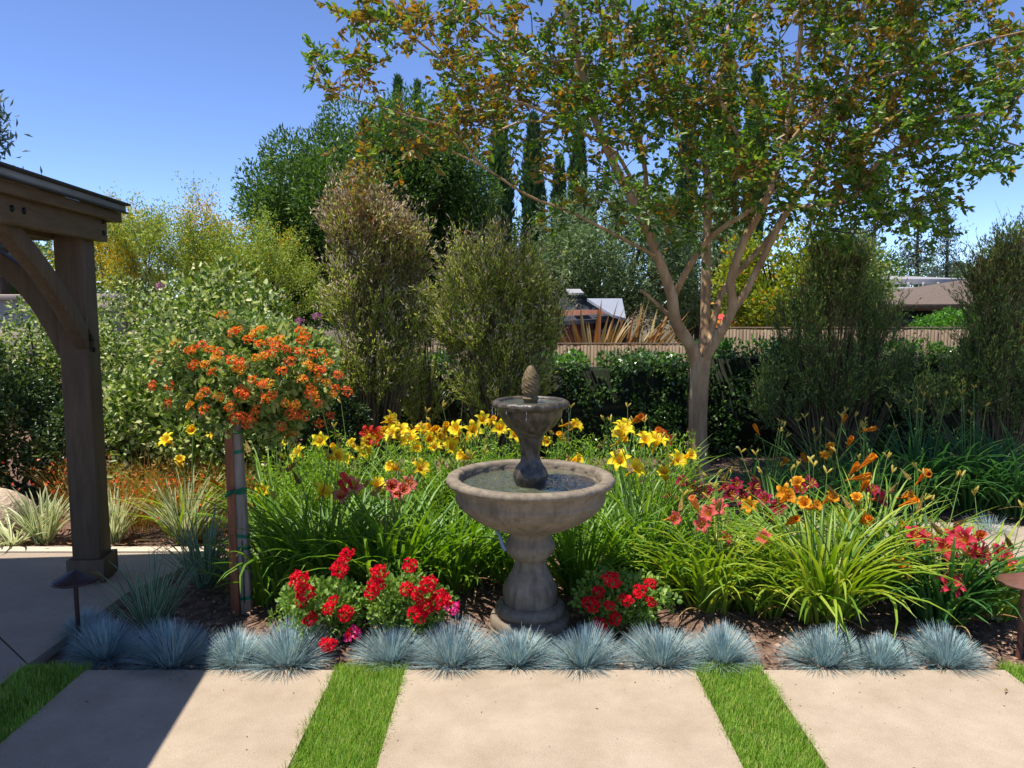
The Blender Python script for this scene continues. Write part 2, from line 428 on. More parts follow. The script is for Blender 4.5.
M['perennial'] = leafmat('perennial_leaf', [(0.10, 0.20, 0.02), (0.19, 0.32, 0.03), (0.30, 0.42, 0.06)], 0.5, 0.38)
M['ger'] = leafmat('geranium_leaf', [(0.07, 0.15, 0.02), (0.14, 0.24, 0.035), (0.24, 0.33, 0.07)], 0.5, 0.3)
M['redp'] = leafmat('red_petal', [(0.50, 0.003, 0.012), (0.68, 0.008, 0.018), (0.78, 0.025, 0.045)], 0.55, 0.3, spec=0.15)
M['pinkp'] = leafmat('pink_petal', [(0.70, 0.04, 0.22), (0.80, 0.10, 0.33)], 0.55, 0.3)
M['lavp'] = leafmat('lavender_pink_petal', [(0.35, 0.12, 0.22), (0.45, 0.2, 0.3)], 0.55, 0.3)
M['lan_leaf'] = leafmat('lantana_leaf', [(0.06, 0.12, 0.02), (0.13, 0.20, 0.04), (0.22, 0.29, 0.07), (0.36, 0.36, 0.13)], 0.5, 0.3)
M['lan_or'] = leafmat('lantana_orange', [(0.80, 0.26, 0.02), (0.85, 0.40, 0.04), (0.74, 0.17, 0.02)], 0.5, 0.3)
M['lan_rd'] = leafmat('lantana_red', [(0.72, 0.09, 0.02), (0.78, 0.17, 0.04), (0.62, 0.05, 0.03)], 0.5, 0.3)
M['vari'] = leafmat('variegated_leaf', [(0.03, 0.065, 0.01), (0.09, 0.15, 0.02), (0.24, 0.31, 0.06), (0.56, 0.56, 0.27)], 0.4, 0.3)
M['darkshrub'] = leafmat('dark_shrub_leaf', [(0.02, 0.04, 0.012), (0.04, 0.075, 0.018), (0.10, 0.14, 0.03)], 0.35, 0.2, spec=0.5)
M['hedge'] = leafmat('hedge_leaf', [(0.03, 0.07, 0.018), (0.055, 0.115, 0.026), (0.10, 0.17, 0.04)], 0.26, 0.2, spec=0.7)
M['hedge_new'] = leafmat('hedge_new_leaf', [(0.06, 0.17, 0.02), (0.11, 0.25, 0.03)], 0.35, 0.35)
M['core'] = noisemat('hedge_core_dark', [(0.010, 0.014, 0.006), (0.022, 0.026, 0.012)], 20, 0.95, 0.6, 50)
M['olive_shrub'] = leafmat('upright_shrub_leaf', [(0.18, 0.25, 0.035), (0.31, 0.38, 0.06), (0.50, 0.53, 0.13)], 0.4, 0.38)
M['brown_shrub'] = leafmat('upright_shrub_brown_leaf', [(0.26, 0.15, 0.055), (0.36, 0.25, 0.10), (0.46, 0.36, 0.18)], 0.45, 0.35)
M['silver_tip'] = leafmat('pale_tip_leaf', [(0.48, 0.38, 0.26), (0.66, 0.55, 0.42)], 0.5, 0.35)
M['green_shrub'] = leafmat('fine_shrub_leaf', [(0.07, 0.14, 0.03), (0.14, 0.22, 0.05), (0.24, 0.31, 0.09)], 0.4, 0.3)
M['bigtree'] = leafmat('round_tree_leaf', [(0.03, 0.07, 0.012), (0.055, 0.115, 0.018), (0.11, 0.175, 0.03)], 0.45, 0.3)
M['cypress'] = leafmat('cypress_scale', [(0.025, 0.06, 0.018), (0.045, 0.095, 0.024), (0.075, 0.135, 0.035)], 0.55, 0.15)
M['crape_g'] = leafmat('crape_leaf_green', [(0.04, 0.10, 0.014), (0.08, 0.16, 0.02), (0.15, 0.235, 0.035)], 0.38, 0.38)
M['crape_o'] = leafmat('crape_leaf_bronze', [(0.19, 0.18, 0.025), (0.27, 0.18, 0.03), (0.33, 0.17, 0.035), (0.24, 0.26, 0.05)], 0.4, 0.38)
M['crape_y'] = leafmat('crape_leaf_young', [(0.12, 0.19, 0.02), (0.21, 0.26, 0.04)], 0.4, 0.4)
M['palo'] = leafmat('palo_leaf', [(0.13, 0.21, 0.03), (0.22, 0.30, 0.04), (0.34, 0.38, 0.06)], 0.5, 0.3)
M['palo_f'] = leafmat('palo_flower', [(0.60, 0.42, 0.02), (0.72, 0.50, 0.03)], 0.5, 0.3)
M['olive'] = leafmat('olive_leaf', [(0.07, 0.12, 0.04), (0.13, 0.19, 0.07), (0.20, 0.26, 0.12)], 0.5, 0.25)
M['citrus'] = leafmat('yellow_green_leaf', [(0.08, 0.14, 0.015), (0.17, 0.22, 0.02), (0.30, 0.31, 0.03)], 0.45, 0.35)
M['orangef'] = leafmat('orange_blossom', [(0.75, 0.28, 0.02), (0.75, 0.42, 0.03)], 0.5, 0.3)
M['nzflax'] = leafmat('bronze_flax_leaf', [(0.20, 0.08, 0.03), (0.34, 0.18, 0.05), (0.17, 0.14, 0.05), (0.36, 0.27, 0.10)], 0.45, 0.2)
M['pine'] = leafmat('pine_needle', [(0.08, 0.12, 0.09), (0.14, 0.19, 0.14)], 0.6, 0.2)
M['p_yel'] = petalmat('petal_yellow', (0.92, 0.70, 0.02), (0.86, 0.48, 0.01))
M['p_or'] = petalmat('petal_orange', (0.86, 0.36, 0.012), (0.80, 0.26, 0.01))
M['p_red'] = petalmat('petal_red', (0.52, 0.022, 0.010), (0.80, 0.42, 0.02), 0.006, 0.022)
M['p_crim'] = petalmat('petal_crimson', (0.33, 0.012, 0.045), (0.62, 0.20, 0.05), 0.006, 0.02)
M['p_cor'] = petalmat('petal_coral', (0.76, 0.13, 0.11), (0.80, 0.46, 0.05), 0.008, 0.022)
M['p_pink'] = petalmat('petal_salmon', (0.80, 0.24, 0.17), (0.70, 0.05, 0.05), 0.01, 0.035)
M['p_rose'] = petalmat('petal_rose', (0.68, 0.045, 0.075), (0.85, 0.45, 0.04), 0.007, 0.018)
M['anther'] = leafmat('anther', [(0.6, 0.32, 0.03), (0.75, 0.5, 0.05)], 0.6, 0.1)

# ------------------------------------------------------------------ setting: ground, slabs, lawn strips
EDGE = 3.44
def concrete_grain(m):
    """fine sand grain and faint worn patches over the cast colour"""
    nt = m.node_tree; b = nt.nodes['Principled BSDF']; src = b.inputs['Base Color'].links[0].from_socket
    tc = nt.nodes.new('ShaderNodeTexCoord')
    n1 = nt.nodes.new('ShaderNodeTexNoise'); n1.inputs['Scale'].default_value = 210; n1.inputs['Detail'].default_value = 3
    n2 = nt.nodes.new('ShaderNodeTexNoise'); n2.inputs['Scale'].default_value = 1.6; n2.inputs['Detail'].default_value = 10; n2.inputs['Roughness'].default_value = 0.75
    for n in (n1, n2): nt.links.new(tc.outputs['Object'], n.inputs[0])
    g1 = ramp(nt, n1.outputs[0], [(0.80, 0.78, 0.76), (1.08, 1.07, 1.06)], [0.32, 0.68]); g2 = ramp(nt, n2.outputs[0], [(0.86, 0.84, 0.82), (1.04, 1.04, 1.04)], [0.36, 0.60])
    for gg in (g1, g2):
        mx = nt.nodes.new('ShaderNodeMix'); mx.data_type = 'RGBA'; mx.blend_type = 'MULTIPLY'; mx.inputs[0].default_value = 1.0
        nt.links.new(src, mx.inputs[6]); nt.links.new(gg, mx.inputs[7]); src = mx.outputs[2]
    nt.links.new(src, b.inputs['Base Color'])
for k in ('concrete', 'patio'): concrete_grain(M[k])
g = Geo()
g.add([(-400, -60, -0.16), (400, -60, -0.16), (400, 900, -0.16), (-400, 900, -0.16)], [(0, 1, 2, 3)])
tag(g.build('ground', M['ground']), kind='structure')

# planting bed, a bumpy sheet
nx, ny = 150, 120
xs = np.linspace(-9, 9, nx); ys = np.linspace(1.5, 14, ny)
X, Y = np.meshgrid(xs, ys)
Z = 0.018 * np.sin(X * 3.1 + 1) * np.sin(Y * 2.7) + rng.normal(size=X.shape) * 0.006 - 0.05
Z += 0.012 * np.sin(X * 7.3) * np.cos(Y * 6.1)
idx = np.arange(nx * ny).reshape(ny, nx)
g = Geo(); g.add(np.stack([X, Y, Z], -1).reshape(-1, 3), np.stack([idx[:-1, :-1], idx[:-1, 1:], idx[1:, 1:], idx[1:, :-1]], -1).reshape(-1, 4))
tag(g.build('soil', M['soil'], smooth=True), kind='structure')

def structure_slab(name, poly, z0, z1, mat, bev=0.006):
    g = Geo(); slab(g, poly, z0, z1); return tag(g.build(name, mat, bevel=bev), kind='structure')

strips = [(-2.29, -1.99), (-0.82, -0.503), (0.855, 1.16), (2.30, 2.61)]
slabs = [(-1.985, -0.825), (-0.498, 0.85), (1.165, 2.295), (2.615, 4.2)]
for (a, b_) in slabs:
    structure_slab('paving_slab', [(a, -3), (b_, -3), (b_, EDGE), (a, EDGE)], -0.12, 0.0, M['concrete'])
# patio in panels with open joints between them
structure_slab('patio', [(-2.295, -3), (-2.295, 3.5), (-2.735, 3.895), (-6.5, 3.895), (-6.5, -3)][::-1], -0.12, -0.004, M['patio'])
structure_slab('patio', [(-2.295, 3.512), (-2.275, 4.40), (-2.05, 5.15), (-7.5, 5.15), (-7.5, 3.905), (-2.73, 3.905)], -0.12, -0.004, M['patio'])
structure_slab('kerb', [(-7.5, 5.155), (-2.05, 5.155), (-2.02, 5.26), (-7.5, 5.26)], -0.12, 0.004, M['kerb'])
pth = [(1.9, 5.3), (2.6, 4.75), (3.4, 4.25), (4.4, 3.6), (7, 3.3), (7, 4.9), (4.6, 5.6), (3.6, 5.9), (2.8, 5.95), (2.2, 5.85)]
structure_slab('path', pth, -0.12, -0.012, M['patio'])

def lawn(x0, x1, y0, y1, dens=9500, poly=None):
    n = int((x1 - x0 + 0.03) * (y1 - y0) * dens)
    yy = y0 + (y1 - y0) * rng.random(n)
    xx = rng.uniform(x0 - 0.012, x1 + 0.012, n)
    h = rng.uniform(0.026, 0.050, n) * (0.85 + 0.25 * np.sin(xx * 23 + yy * 7) * np.sin(yy * 11))
    xx = np.where(rng.random(n) < 0.10, xx + rng.normal(size=n) * 0.018, xx)
    base = np.stack([xx, yy, np.full(n, -0.035)], -1)
    blades(g_l, base, rng.uniform(0, 6.28, n), rng.uniform(0.05, 0.6, n), rng.uniform(0.1, 0.9, n), h + 0.018, rng.uniform(0.0025, 0.0045, n), seg=2, strips=1, fold=0, taper=0.6)
for k, (a, b_) in enumerate(strips):
    g_l = Geo()
    slab(g_l, [(a + 0.004, 0.5), (b_ - 0.004, 0.5), (b_ - 0.004, EDGE + 0.01), (a + 0.004, EDGE + 0.01)], -0.13, -0.032)
    lawn(a, b_, 2.2, EDGE + 0.06, dens=36000)
    lawn(a, b_, 0.6, 2.2, dens=5000)
    tag(g_l.build('lawn_grass', M['lawn']), kind='stuff')

# loose mulch and dead leaves on the bed
g = Geo(); n = 9000
px_ = np.stack([rng.uniform(-2.2, 3.4, n), EDGE + 0.02 + 5.2 * rng.random(n) ** 1.6, np.full(n, -0.035)], -1)
on = (px_[:, 0] > -2.02) | (px_[:, 1] > 5.15)
px_ = px_[on]; n = len(px_)
px_[:, 2] += rng.random(n) * 0.03
d = rng.normal(size=(n, 3)); d[:, 2] *= 0.25
leaves(g, px_, d, rng.uniform(0.015, 0.05, n), rng.uniform(0.006, 0.02, n))
M['mulch'] = leafmat('mulch_chip', [(0.07, 0.035, 0.022), (0.17, 0.095, 0.06), (0.32, 0.20, 0.125), (0.44, 0.30, 0.20)], 0.9, 0.05)
tag(g.build('mulch', M['mulch']), kind='stuff')
g = Geo(); n = 2200
px_ = np.stack([rng.uniform(-7, -1.6, n), rng.uniform(5.2, 7.6, n), rng.uniform(-0.04, 0.0, n)], -1)
d = rng.normal(size=(n, 3)); d[:, 2] *= 0.3
leaves(g, px_, d, rng.uniform(0.02, 0.06, n), rng.uniform(0.01, 0.025, n))
M['redmulch'] = leafmat('red_mulch', [(0.20, 0.05, 0.02), (0.36, 0.11, 0.04), (0.30, 0.18, 0.10)], 0.9, 0.05)
tag(g.build('red_mulch', M['redmulch']), kind='stuff')

g = Geo(); n = 170
px_ = np.stack([rng.uniform(-1.9, 2.25, n), EDGE - 0.9 * rng.random(n) ** 2.2, np.full(n, 0.0025)], -1)
d = rng.normal(size=(n, 3)); d[:, 2] = 0.03
leaves(g, px_, d, rng.uniform(0.004, 0.016, n), rng.uniform(0.002, 0.006, n), fold=0.1)
tag(g.build('leaf_litter', M['mulch']), kind='stuff')
# a few dry leaves lying on the slabs
for (qx, qy, rz) in ((2.15, 3.21, 0.4), (-1.02, 3.39, 1.9)):
    g = Geo(); s_ = np.linspace(0, 1, 7)
    ctr = np.stack([0.03 * s_ * math.cos(rz) + qx, 0.05 * s_ * math.sin(rz) + qy + 0.01 * np.sin(s_ * 3), 0.004 + 0.012 * np.sin(s_ * 3.1)], -1)
    tube(g, ctr, np.array([0.0005, 0.003, 0.004, 0.0045, 0.004, 0.002, 0.0005]), 5)
    lab = 'curled brown dry leaf alone on the slab beside the rusty path light' if qx > 0 else 'curled dry leaf at the slab edge under the blue tufts by the shadow line'
    tag(g.build('dry_leaf', M['lily_dry']), lab, 'dry leaf')

# ------------------------------------------------------------------ timber pavilion corner
A = R(6.0)
ea = np.array((math.cos(A), math.sin(A), 0)); eb = np.array((-math.sin(A), math.cos(A), 0)); ez = np.array((0, 0, 1.0))
RM = np.stack([ea, eb, ez], 1)
pc = np.array((-2.605, 4.66, 0.0))
pav = empty('garden_pavilion', tuple(pc), 'dark brown timber pavilion corner with braced post and metal-edged roof on the patio', 'pavilion')
def L(a, b_, z): return pc + ea * a + eb * b_ + ez * z
def lbox(g, a, b_, z, s, mi=0): box(g, L(a, b_, z), s, mi=mi, R3=RM)
PW = 0.165
g = Geo(); lbox(g, 0, 0, 1.10, (PW, PW, 2.24)); post = g.build('post', M['wood'], pav, bevel=0.008)
g = Geo()
lbox(g, 0, -(PW / 2 + 0.0135), 0.075, (PW + 0.054, 0.025, 0.14)); lbox(g, 0, (PW / 2 + 0.0135), 0.075, (PW + 0.054, 0.025, 0.14))
lbox(g, (PW / 2 + 0.0135), 0, 0.075, (0.025, PW + 0.0, 0.14)); lbox(g, -(PW / 2 + 0.0135), 0, 0.075, (0.025, PW, 0.14))
g.build('post_base', M['wood'], post, bevel=0.004)
# eave beam along the post's outer face, running towards the viewer
g = Geo(); lbox(g, PW / 2 + 0.027, -2.05, 2.155, (0.05, 4.40, 0.17)); beam = g.build('beam', M['wood_beam'], pav, bevel=0.006)
g = Geo(); lbox(g, -PW / 2 - 0.027, -2.05, 2.165, (0.05, 4.42, 0.19)); g.build('beam', M['wood_beam'], pav, bevel=0.006)
# cross beams to the far side
g = Geo(); lbox(g, -1.75, 0.0, 2.16, (3.18, PW * 0.9, 0.18)); cb = g.build('cross_beam', M['wood'], pav, bevel=0.006)
g = Geo(); lbox(g, -1.75, -4.1, 2.16, (3.18, PW * 0.9, 0.18)); g.build('cross_beam', M['wood'], pav, bevel=0.006)
g = Geo(); lbox(g, -3.5, 0, 1.1, (PW, PW, 2.24)); g.build('post', M['wood'], pav, bevel=0.008)
g = Geo(); lbox(g, -3.5, -4.1, 1.1, (PW, PW, 2.24)); g.build('post', M['wood'], pav, bevel=0.008)
g = Geo(); lbox(g, 0, -4.1, 1.1, (PW, PW, 2.24)); g.build('post', M['wood'], pav, bevel=0.008)
g = Geo(); lbox(g, -3.5 - PW / 2 - 0.027, -2.05, 2.165, (0.05, 4.42, 0.19)); g.build('beam', M['wood_beam'], pav, bevel=0.006)
def brace(p0, p1, bow, depth, thick, tdir, mat=M['wood'], n=16):
    """curved brace of rectangular section from p0 to p1 bowed by `bow` upwards, tdir = its thin direction"""
    s = np.linspace(0, 1, n)[:, None]
    c = p0 * (1 - s) + p1 * s
    ax = unit(p1 - p0); nn = unit(np.cross(ax, tdir)); nn = nn if nn[2] > 0 else -nn
    c = c + nn * (np.sin(s * math.pi) * bow)
    T = unit(np.gradient(c, axis=0)); Nn = unit(np.cross(T, tdir[None])); Nn = np.where((Nn[:, 2:3] > 0), Nn, -Nn)
    V = np.stack([c - Nn * depth / 2 - tdir * thick / 2, c + Nn * depth / 2 - tdir * thick / 2, c + Nn * depth / 2 + tdir * thick / 2, c - Nn * depth / 2 + tdir * thick / 2], 1).reshape(-1, 3)
    g = Geo(); i = np.arange(n - 1)[:, None] * 4; j = np.arange(4)[None]; j2 = (j + 1) % 4
    g.add(V, np.stack([i + j, i + j2, i + 4 + j2, i + 4 + j], -1).reshape(-1, 4)); g.add(V[:4], [(0, 1, 2, 3)]); g.add(V[-4:], [(3, 2, 1, 0)])
    return g.build('brace', mat, pav, bevel=0.004)
b1 = brace(L(PW / 2 - 0.035, -PW / 2 + 0.06, 1.44), L(PW / 2 - 0.035, -0.95, 2.12), 0.05, 0.105, 0.07, ea)
b2 = brace(L(-PW / 2 + 0.02, 0.0, 1.42), L(-0.95, 0.0, 2.09), 0.20, 0.115, 0.08, eb)
def bolts(parent, spots, nrm):
    for p in spots:
        g = Geo(); c = np.array(p); t = np.array(nrm)
        tube(g, [c - t * 0.004, c + t * 0.006, c + t * 0.010], [0.016, 0.016, 0.010], 12)
        g.build('bolt', M['bolt'], parent)
fx = PW / 2 + 0.052
bolts(beam, [L(fx, 0.09, 2.19), L(fx, 0.09, 2.12), L(fx, -0.84, 2.145), L(fx, -0.95, 2.145)], ea)
bolts(b1, [L(PW / 2 + 0.003, -0.05, 1.49), L(PW / 2 + 0.003, -0.02, 1.42)], ea)
bolts(cb, [L(-0.9, -PW * 0.45, 2.12)], -eb)
# roof: rafters, fascia, metal edge, roof plane
OV = 0.165; FZ = 2.228
g = Geo(); lbox(g, OV, -2.15, FZ, (0.045, 4.70, 0.06)); g.build('fascia', M['wood_beam'], pav, bevel=0.004)
g = Geo(); lbox(g, -1.75, 0.2 + 0.0255, FZ, (3.83 + 0.045, 0.045, 0.06)); g.build('fascia', M['wood'], pav, bevel=0.004)
for k in range(9):
    g = Geo(); b_ = 0.14 - k * 0.55
    V0 = [L(OV - 0.03, b_ - 0.02, 2.262), L(OV - 0.03, b_ + 0.02, 2.262), L(OV - 0.03, b_ + 0.02, 2.285), L(OV - 0.03, b_ - 0.02, 2.285)]
    V1 = [L(-1.75, b_ - 0.02, 2.58), L(-1.75, b_ + 0.02, 2.58), L(-1.75, b_ + 0.02, 2.66), L(-1.75, b_ - 0.02, 2.66)]
    g.add(V0 + V1, [(0, 3, 2, 1), (4, 5, 6, 7), (0, 1, 5, 4), (1, 2, 6, 5), (2, 3, 7, 6), (3, 0, 4, 7)])
    g.build('rafter', M['wood'], pav)
g = Geo()
t_ = 0.018; e0, e1 = -4.55, 0.235
for (u0, z0, u1, z1) in ((OV + 0.04, 2.288, -1.75, 2.68), (-3.70, 2.288, -1.75, 2.68)):
    V = [L(u0, e0, z0), L(u0, e1, z0), L(u1, e1, z1), L(u1, e0, z1)]
    V += [v + np.array((0, 0, t_)) for v in V]
    g.add(V, BOXF)
roof = g.build('roof', M['roofmetal'], pav)
g = Geo(); lbox(g, OV + 0.040, -2.15, 2.282, (0.03, 4.77, 0.034)); lbox(g, -1.75, 0.25, 2.282, (3.86, 0.02, 0.034))
g.build('drip_edge', M['roofmetal'], roof, bevel=0.003)
g = Geo(); lbox(g, OV + 0.052, -2.15, 2.309, (0.05, 4.82, 0.014)); lbox(g, OV + 0.050, -2.15, 2.258, (0.03, 4.80, 0.010)); g.build('edge_trim', M['drip'], roof, bevel=0.002)

# ------------------------------------------------------------------ fountain
FC = np.array((PX(530, 4.0), 4.0, 0.0))
fo = empty('garden_fountain', tuple(FC), 'two-tier carved stone fountain with pinecone finial standing in the flower bed', 'fountain')
def crv(k, n=60):
    return spline([(r, z) for r, z in k], n)
def gad(amp, cnt, lo, hi):
    def f(r, z, a, k):
        w = np.clip((z - lo) / 0.01, 0, 1) * np.clip((hi - z) / 0.01, 0, 1)
        return r + w * amp * np.cos(a * cnt), z
    return f
g = Geo()
lathe(g, crv([(0.0, 0.0), (0.20, 0.0), (0.212, 0.012), (0.216, 0.035), (0.205, 0.06), (0.175, 0.068), (0.185, 0.080), (0.188, 0.10), (0.175, 0.122), (0.145, 0.132)], 80), 72, FC + (0, 0, -0.02))
base = g.build('base', M['stone'], fo, smooth=True)
g = Geo()
def pmod(r, z, a, k):
    w = np.exp(-((z - 0.19) / 0.035) ** 2) + 0.6 * np.exp(-((z - 0.42) / 0.03) ** 2)
    return r + 0.004 * w * np.abs(np.cos(a * 6)) + 0.003 * w * np.cos(a * 18), z
lathe(g, crv([(0.140, 0.108), (0.142, 0.14), (0.138, 0.19), (0.115, 0.25), (0.090, 0.300), (0.083, 0.335), (0.092, 0.352), (0.112, 0.372), (0.126, 0.40), (0.128, 0.43), (0.118, 0.455), (0.112, 0.48), (0.13, 0.52), (0.16, 0.55)], 110), 96, FC, pmod)
g.build('pedestal', M['stone'], fo, smooth=True)
g = Geo()
def bmod(r, z, a, k):
    wr = np.exp(-((z - 0.775) / 0.022) ** 2) * (r > 0.37)
    seg = (a * 22 / (2 * math.pi)) % 1.0
    r2 = r + wr * 0.006 * np.where(seg < 0.10, -0.9, 0.6 * np.sin(seg * math.pi))
    wf = np.clip((z - 0.52) / 0.02, 0, 1) * np.clip((0.665 - z) / 0.01, 0, 1) * (k < 60)
    r2 = r2 + wf * 0.007 * np.abs(np.cos(a * 13))
    return r2, z
lathe(g, crv([(0.10, 0.50), (0.16, 0.515), (0.24, 0.55), (0.31, 0.592), (0.362, 0.635), (0.383, 0.664), (0.394, 0.676), (0.3965, 0.690), (0.396, 0.704), (0.402, 0.728), (0.410, 0.750), (0.432, 0.760), (0.441, 0.776), (0.434, 0.793), (0.412, 0.800), (0.385, 0.796), (0.372, 0.780), (0.362, 0.74), (0.31, 0.69), (0.18, 0.655), (0.0, 0.65)], 150), 176, FC, bmod)
bowl = g.build('bowl', M['stone'], fo, smooth=True)
g = Geo()
rr = np.linspace(0.0, 0.366, 26); lathe(g, [(r, 0.748 + 0.0045 * math.sin(r * 130) * (1 - r)) for r in rr], 72, FC)
g.build('water', M['water'], bowl, smooth=True)
g = Geo()
def cmod(r, z, a, k):
    w = np.exp(-((z - 0.80) / 0.03) ** 2)
    return r + 0.007 * w * np.abs(np.cos(a * 4)) + 0.0025 * np.sin(a * 5 + z * 60) * (z > 0.86), z
lathe(g, crv([(0.062, 0.66), (0.07, 0.72), (0.082, 0.765), (0.086, 0.80), (0.078, 0.835), (0.060, 0.862), (0.050, 0.89), (0.052, 0.93), (0.060, 0.975), (0.066, 1.00), (0.080, 1.02), (0.09, 1.04)], 80), 72, FC, cmod)
g.build('column', M['wetstone'], fo, smooth=True)
g = Geo()
def umod(r, z, a, k):
    w = np.exp(-((z - 1.176) / 0.014) ** 2) * (r > 0.165)
    return r + w * 0.004 * np.cos(a * 20) + 0.003 * np.cos(a * 14) * np.clip((z - 1.04) / 0.02, 0, 1) * np.clip((1.15 - z) / 0.02, 0, 1), z
lathe(g, crv([(0.06, 1.015), (0.09, 1.032), (0.118, 1.055), (0.142, 1.085), (0.160, 1.115), (0.170, 1.150), (0.190, 1.158), (0.200, 1.172), (0.197, 1.188), (0.182, 1.197), (0.165, 1.193), (0.150, 1.165), (0.10, 1.145), (0.0, 1.14)], 90), 120, FC, umod)
ub = g.build('upper_bowl', M['wetstone'], fo, smooth=True)
g = Geo(); lathe(g, [(0, 1.182), (0.06, 1.183), (0.12, 1.181), (0.160, 1.182)], 48, FC); g.build('water', M['water'], ub, smooth=True)
g = Geo()
def fmod(r, z, a, k):
    ph = ((z - 1.215) * 55 + a * 8 / (2 * math.pi) * 1.0) % 1.0
    w = np.clip((z - 1.215) / 0.02, 0, 1)
    return r * (1 + 0.13 * w * (np.sin(ph * math.pi) * np.abs(np.cos(a * 5 + z * 90)) - 0.3)), z
lathe(g, crv([(0.036, 1.15), (0.036, 1.19), (0.044, 1.205), (0.036, 1.218), (0.043, 1.24), (0.045, 1.27), (0.041, 1.31), (0.029, 1.345), (0.014, 1.370), (0.0, 1.378)], 90), 48, FC, fmod)
g.build('finial', M['conestone'], fo, smooth=True)
for k in range(26):
    g = Geo(); a = k * 2 * math.pi / 26 + rng.uniform(-0.1, 0.1)
    if rng.random() < 0.55: continue
    L_ = rng.choice([rng.uniform(0.02, 0.06), rng.uniform(0.08, 0.2)], p=[0.7, 0.3]); kk = 24
    zz = np.linspace(0, L_, kk); p = FC + np.array((math.cos(a) * 0.202, math.sin(a) * 0.202, 1.165))
    tube(g, p[None] - np.stack([0 * zz, 0 * zz, zz], -1), 0.0004 + 0.0013 * np.clip(np.sin(zz * rng.uniform(120, 260) + rng.uniform(0, 6)), 0, 1) ** 2, 5)
    g.build('water_drip', M['drops'], ub)
g = Geo(); hp = spline([FC + (-0.175, -0.06, 0.51), FC + (-0.16, -0.07, 0.49), FC + (-0.15, -0.08, 0.45), FC + (-0.13, -0.08, 0.415)], 12)
tube(g, hp, 0.010, 8); g.build('water_pipe', M['hose'], fo, smooth=True)

# ------------------------------------------------------------------ path lights
def path_light(x, y, h, mat, label, rr=0.105, post=0.011):
    t = empty('path_light', (x, y, 0), label, 'path light', 'mushroom path lights')
    g = Geo(); tube(g, [(x, y, -0.1), (x, y, h - 0.01)], post, 12); g.build('post', mat, t, smooth=True)
    g = Geo(); lathe(g, [(0.0, h + 0.047), (0.014, h + 0.046), (0.035, h + 0.036), (0.07, h + 0.020), (rr - 0.006, h + 0.006), (rr, h), (rr - 0.001, h - 0.006), (rr - 0.01, h - 0.003), (0.05, h + 0.008), (0.018, h + 0.010), (0.018, h - 0.03), (0, h - 0.03)], 36, (x, y, 0)); g.build('lamp_shade', mat, t, smooth=True)
p = P(78, 640, 3.62)
path_light(PX(79, 3.74), 3.74, 0.325, M['bronze'], 'dark bronze mushroom path light in front of the timber post', 0.112)
path_light(PX(1019, 3.62), 3.62, 0.355, M['rust'], 'rusty red path light beside the rose-red daylily at the slab corner', 0.115, 0.013)

# ------------------------------------------------------------------ lantana standard and stakes
lx, ly = PX(240, 4.30), 4.30
def stake(px, d, top, w, mat, label, tilt):
    x = PX(px, d); o = empty('wooden_stake', (x, d, 0), label, 'stake', 'stakes holding the lantana')
    g = Geo(); V = []
    for z, dx in ((-0.1, 0), (top * 0.5, tilt * 0.5), (top, tilt)):
        V += [(x - w / 2 + dx, d - w / 2.2, z), (x + w / 2 + dx, d - w / 2.2, z), (x + w / 2 + dx, d + w / 2.2, z), (x - w / 2 + dx, d + w / 2.2, z)]
    F = [(0, 3, 2, 1), (8, 9, 10, 11)]
    for k in (0, 4):
        F += [(k + i, k + (i + 1) % 4, k + 4 + (i + 1) % 4, k + 4 + i) for i in range(4)]
    g.add(V, F); g.build('post', mat, o, bevel=0.004); return o, x
s1, x1 = stake(236, 4.20, 1.03, 0.044, M['red_stake'], 'thin red-brown wooden stake under the orange lantana', 0.0)
s2, x2 = stake(247.5, 4.22, 1.04, 0.058, M['grey_stake'], 'weathered grey-white wooden stake with green tape under the orange lantana', -0.03)
g = Geo(); box(g, (x2 - 0.006, 4.22 - 0.0275, 0.2), (0.005, 0.006, 0.36)); g.build('crack', M['darktwig'], s2)
for z in (0.055, 0.33, 0.40, 0.66, 0.88, 0.985):
    g = Geo(); n_ = 20; a = np.linspace(0, 2 * math.pi, n_); rw = 0.041; dx = -0.03 * z
    ring = np.stack([x2 + dx + np.clip(1.35 * np.cos(a), -1, 1) * 0.0325, 4.22 + np.clip(1.35 * np.sin(a), -1, 1) * 0.0305, z + 0.008 * np.sin(a + z * 9)], -1)
    hh = 0.009
    V = np.concatenate([ring - (0, 0, hh), ring + (0, 0, hh)]); i = np.arange(n_ - 1)
    g.add(V, np.stack([i, i + 1, i + 1 + n_, i + n_], -1)); g.build('tie_tape', M['tape'], s2)
for z in (0.66,):
    g = Geo(); tube(g, spline([(x1 - 0.02, 4.165, z - 0.02), (x1 + 0.02, 4.15, z + 0.01), (x2 - 0.05, 4.16, z), (x2 + 0.03, 4.16, z + 0.025)], 12), 0.009, 5); g.build('tie_tape', M['tape'], s1)

